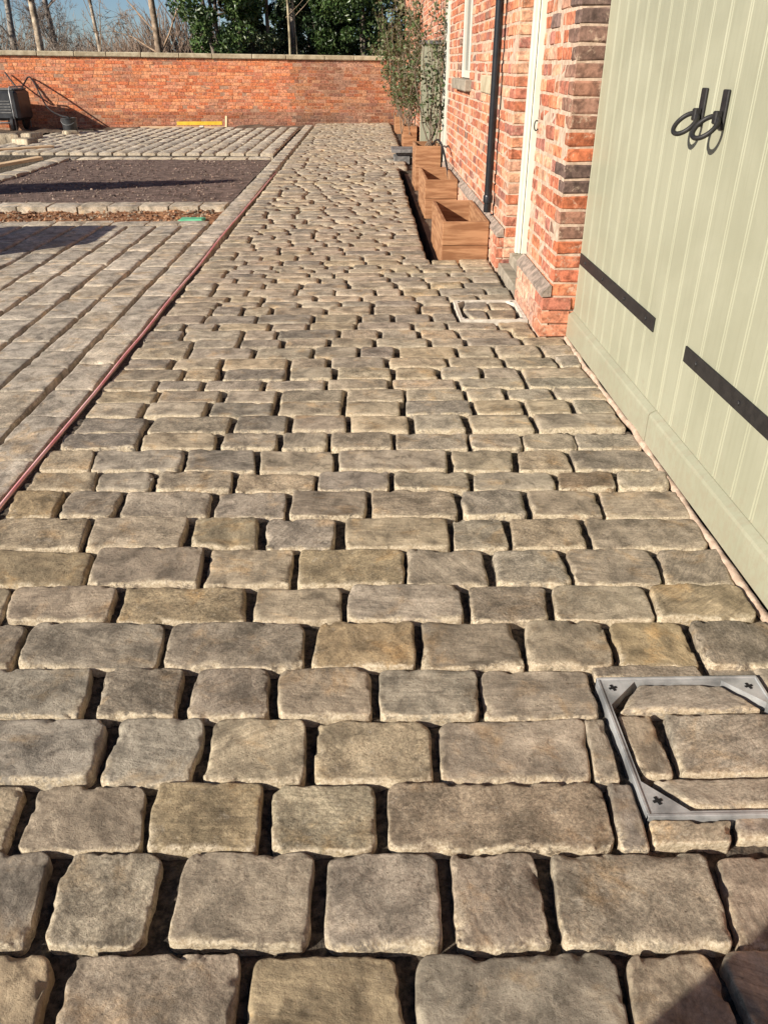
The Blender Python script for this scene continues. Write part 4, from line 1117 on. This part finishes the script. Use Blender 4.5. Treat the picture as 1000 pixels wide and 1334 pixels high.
# ------------------------------------------------------------------ trees beyond the wall
def bare_tree(name, base, h, r0, seed_, label, levels=5, tint=(1, 1, 1), lean=(0, 0), first=.25, nb=(3, 5), spread=.75, twig_n=1.0, fork=0, low_twigs=True):
    R = np.random.default_rng(seed_)
    t = empty(name, base); tag(t, label, 'tree', 'bare trees beyond the garden wall')
    gt, gbn = Geo(), Geo()
    def branch(p, d, L, r, lev):
        m = 8 if lev == 0 else 5
        pts = [p]; dd = d.copy()
        for k in range(m-1):
            dd = dd+R.normal(0, .018 if lev == 0 else .16, 3)+np.array([0, 0, .02 if lev == 0 else .05]); dd /= np.linalg.norm(dd)
            pts.append(pts[-1]+dd*L/(m-1))
        pts = np.array(pts); rr = np.linspace(r, r*(.35 if lev == 0 else .3), m)
        v, f = tube(pts, rr, 10 if lev == 0 else 5) if lev < 2 else fast_tube(pts, rr, 4 if lev == 2 else 3)
        (gt if lev == 0 else gbn).add(v, f, tint if lev < 2 else np.array(tint)*.85)
        if lev >= levels: return
        n = int(R.integers(nb[0], nb[1]+1)*(2.6 if lev == 0 else 1.0)*(twig_n if lev >= 2 else 1))
        for k in range(n):
            s = R.uniform(first, 1.0) if lev == 0 else R.uniform(.25, 1.0)
            i = min(int(s*(m-1)), m-2); q = pts[i]+(pts[i+1]-pts[i])*(s*(m-1)-i)
            ax = R.normal(size=3); ax -= dd*(ax@dd); ax /= np.linalg.norm(ax)
            sp = R.uniform(.6, 1.2)*spread
            nd = (pts[i+1]-pts[i]); nd /= np.linalg.norm(nd); nd = nd*math.cos(sp)+ax*math.sin(sp); nd /= np.linalg.norm(nd)
            Lc = L*(R.uniform(.14, .30)*(1.1-.5*s) if lev == 0 else R.uniform(.36, .62))
            branch(q, nd, Lc, max(rr[i]*R.uniform(.22, .42), .006), lev+1)
    d0 = np.array([lean[0], lean[1], 1.0]); d0 /= np.linalg.norm(d0)
    branch(np.array(base, float), d0, h, r0, 0)
    gt.obj('trunk', M['bark'], t, smooth=True); gbn.obj('branches', M['twig'], t)
    return t
PALE = (1.9, 1.75, 1.5)
bare_tree('bare_tree', (-10.25, 29, -.3), 10, .12, 3, 'pale trunked bare tree at the far left above the wall', 5, PALE, (-.004, 0), .12, (3, 5), .7)
bare_tree('bare_tree', (-9.4, 33, -.3), 9, .075, 4, 'thin pale bare tree standing against the open sky', 4, (1.6, 1.5, 1.35), (-.05, 0), .22, (2, 4), .6)
bare_tree('bare_tree', (-6.2, 28, -.3), 10, .115, 5, 'bare tree with a sturdy pale trunk left of the evergreens', 5, (1.45, 1.25, 1.05), (-.03, 0), .12, (3, 5), .9)
bare_tree('bare_tree', (-13.4, 35, -.3), 9, .14, 6, 'grey twiggy bare tree in the left corner', 5, (1.1, 1.1, 1.1), (0, 0), .08, (4, 6))
bare_tree('bare_tree', (-14.0, 42, -.3), 9, .16, 8, 'broad bare tree far beyond the pale trunk at the left', 5, (1, 1, 1.05), (0, 0), .08, (4, 6))
# woodland in the distance, one mass of brown twigs
R = np.random.default_rng(77)
gw_ = Geo()
for cx, cy, rw, hh, n in ((-13.5, 50, 3.2, 3.3, 900), (-8.3, 40, 2.4, 4.4, 1500), (-23, 55, 6, 5.2, 1500), (-16.5, 60, 4, 4.1, 1100), (-12.5, 62, 8, 3.2, 1300), (-30, 60, 6, 5, 700), (-5, 40, 3, 4.5, 700)):
    for k in range(n):
        a_ = R.uniform(0, 2*math.pi); rr_ = rw*math.sqrt(R.uniform())
        x, y = cx+rr_*math.cos(a_), cy+rr_*math.sin(a_)*.5
        topz = hh*(1-.6*(rr_/rw)**2)*R.uniform(.6, 1.02)
        z0 = R.uniform(-.2, .75)*topz
        d = np.array([R.normal(0, .35)+(x-cx)/rw*.5, R.normal(0, .3), 1.0]); L = min(topz-z0, R.uniform(.7, 2.2)); L = max(L, .25)
        p = np.array([x, y, z0]); q = p+d*L*.5+R.normal(0, .05, 3); e_ = q+(d+R.normal(0, .35, 3))*L*.5
        wdt = R.uniform(.012, .035)
        v, f = fast_tube(np.array([p, q, e_]), [wdt, wdt*.7, wdt*.25]); gw_.add(v, f, np.array((1.0, .9, .86))*R.uniform(.6, 1.1))
tag(gw_.obj('woodland', M['twig']), 'distant brown leafless woodland beyond the wall', 'woodland', kind='stuff')

# evergreen shrubs behind the wall
def evergreen(base, rx, ry, h, n, seed_, label, tints, lsize=.075, lift=.1, trunks=3):
    R = np.random.default_rng(seed_)
    t = empty('evergreen_tree', base); tag(t, label, 'tree', 'evergreens beyond the garden wall')
    g = Geo()
    for k in range(trunks):
        x, y = base[0]+R.normal(0, rx*.35), base[1]+R.normal(0, ry*.3)
        m = 7; s = np.linspace(0, 1, m)
        P = np.stack([x+R.normal(0, .4)*s+.1*np.sin(s*5+k), y+R.normal(0, .3)*s, base[2]+h*.95*s], 1)
        v, f = tube(P, np.linspace(.09, .02, m), 7); g.add(v, f, (.8, .75, .7))
    g.obj('trunk', M['bark'], t, smooth=True)
    # clumps of leaves spread over the crown volume, denser at its skin
    nc = int(60*rx*h/6); C = []
    for k in range(nc):
        d = R.normal(size=3); d /= np.linalg.norm(d); rad = R.uniform(.55, 1.0)**.5
        C.append((base[0]+d[0]*rx*rad, base[1]+d[1]*ry*rad, base[2]+h*(.5+lift)+d[2]*h*.5*rad, R.uniform(.22, .5)))
    C = np.array(C); C = C[C[:, 2] > base[2]+.4]
    pick = R.integers(len(C), size=n)
    d = R.normal(size=(n, 3)); d /= np.linalg.norm(d, axis=1)[:, None]; rad = R.uniform(.3, 1, n)**.4
    P = C[pick, :3]+d*(rad*C[pick, 3])[:, None]*np.array([1.15, 1.15, .8])
    tt = tints[R.integers(len(tints), size=n)]*R.uniform(.65, 1.35, (n, 1))*(.75+.5*((pick*7919) % 100)/100)[:, None]
    v, f, tq = leaf_quads(P, lsize, tt, .4, .42)
    g = Geo(); g.add(v, f, tq); g.obj('crown', M['leaf'], t)
LA = np.array([(.055, .10, .026), (.075, .13, .036), (.04, .075, .022), (.11, .16, .05)])
LB = np.array([(.05, .075, .03), (.075, .10, .045), (.035, .055, .022), (.11, .125, .06)])
LC = np.array([(.03, .058, .022), (.045, .08, .03), (.025, .045, .018)])
evergreen((-4.25, 26.6, -.3), 1.0, 1.0, 6.0, 17000, 21, 'glossy bright green laurel at the left end of the evergreens', LA, .075)
evergreen((-2.75, 27.4, -.3), .95, 1.0, 6.2, 13000, 22, 'olive green ivy clad evergreen with pale stems, second from the left', LB, .07)
evergreen((-1.6, 28.0, -.3), .95, 1.0, 6.5, 14000, 25, 'dark conifer in the middle of the evergreens', LC, .07)
evergreen((-.35, 27.2, -.3), 1.05, 1.0, 6.0, 17000, 23, 'dense dark green holly right of the conifer', LA*.8, .07)
evergreen((1.1, 28.2, -.3), 1.2, 1.0, 6.0, 10000, 24, 'greyish green evergreen nearest the house', LB*.9, .07)
evergreen((-2.9, 31, -.3), 2.2, 1.0, 7, 22000, 26, 'broad shaded evergreen behind the laurel', LC*.8, .12)
evergreen((1.2, 32, -.3), 3.0, 1.0, 7, 22000, 27, 'broad shaded evergreen behind the holly', LC*.8, .12)
for k, (x, y, r) in enumerate(((-2.2, 26.0, .045), (-2.0, 26.1, .03))):
    g = Geo(); s = np.linspace(0, 1, 9); v, f = tube(np.stack([x+.08*np.sin(s*4+k), np.full(9, y), -.3+6*s], 1), np.linspace(r, r*.5, 9), 8); g.add(v, f, (1.5, 1.45, 1.1))
    t = empty('sapling', (x, y, -.3)); tag(t, ('thicker' if k == 0 else 'thinner')+' of two slender pale stems before the evergreens', 'tree', 'pale saplings before the evergreens')
    g.obj('trunk', M['bark'], t, smooth=True)
    g = Geo()
    for q in range(7):
        z = 2.5+q*.5; d = np.array([rng.normal(0, .6), rng.normal(0, .4), .6]); v, f = tube([(x, y, z), (x+d[0]*.4, y+d[1]*.4, z+.3), (x+d[0]*.9, y+d[1]*.9, z+.75)], [.012, .008, .003], 4); g.add(v, f, (1.3, 1.2, 1.0))
    g.obj('branches', M['twig'], t)
# unseen leaning shrub added at the left, shaped to shadow the sunken square
sh = empty('shadow_shrub', (-8.4, 8.7, -.3)); tag(sh, 'unseen leaning laurel added outside the left edge to shade the sunken square', 'shrub')
g = Geo(); v, f = tube(poly([(-8.4, 8.7, -.3), (-8.3, 8.72, .9), (-7.6, 8.85, 1.7), (-6.6, 9.05, 2.0), (-5.6, 9.25, 2.05)]), np.linspace(.09, .015, 41), 7); g.add(v, f); g.obj('trunk', M['bark'], sh, smooth=True)
n = 5200; s = rng.uniform(0, 1, n)**.9; rad = .10+.42*(1-s)**.9
d = rng.normal(size=(n, 3)); d /= np.linalg.norm(d, axis=1)[:, None]
C = np.stack([-8.3+2.75*s, 8.68+.60*s, 1.85+.18*s], 1)+d*(rad*rng.uniform(.3, 1, n)**.5)[:, None]*np.array([1, 1, .62])
v, f, tq = leaf_quads(C, .06, LA[rng.integers(4, size=n)], .4, .45); g = Geo(); g.add(v, f, tq); g.obj('crown', M['leaf'], sh)
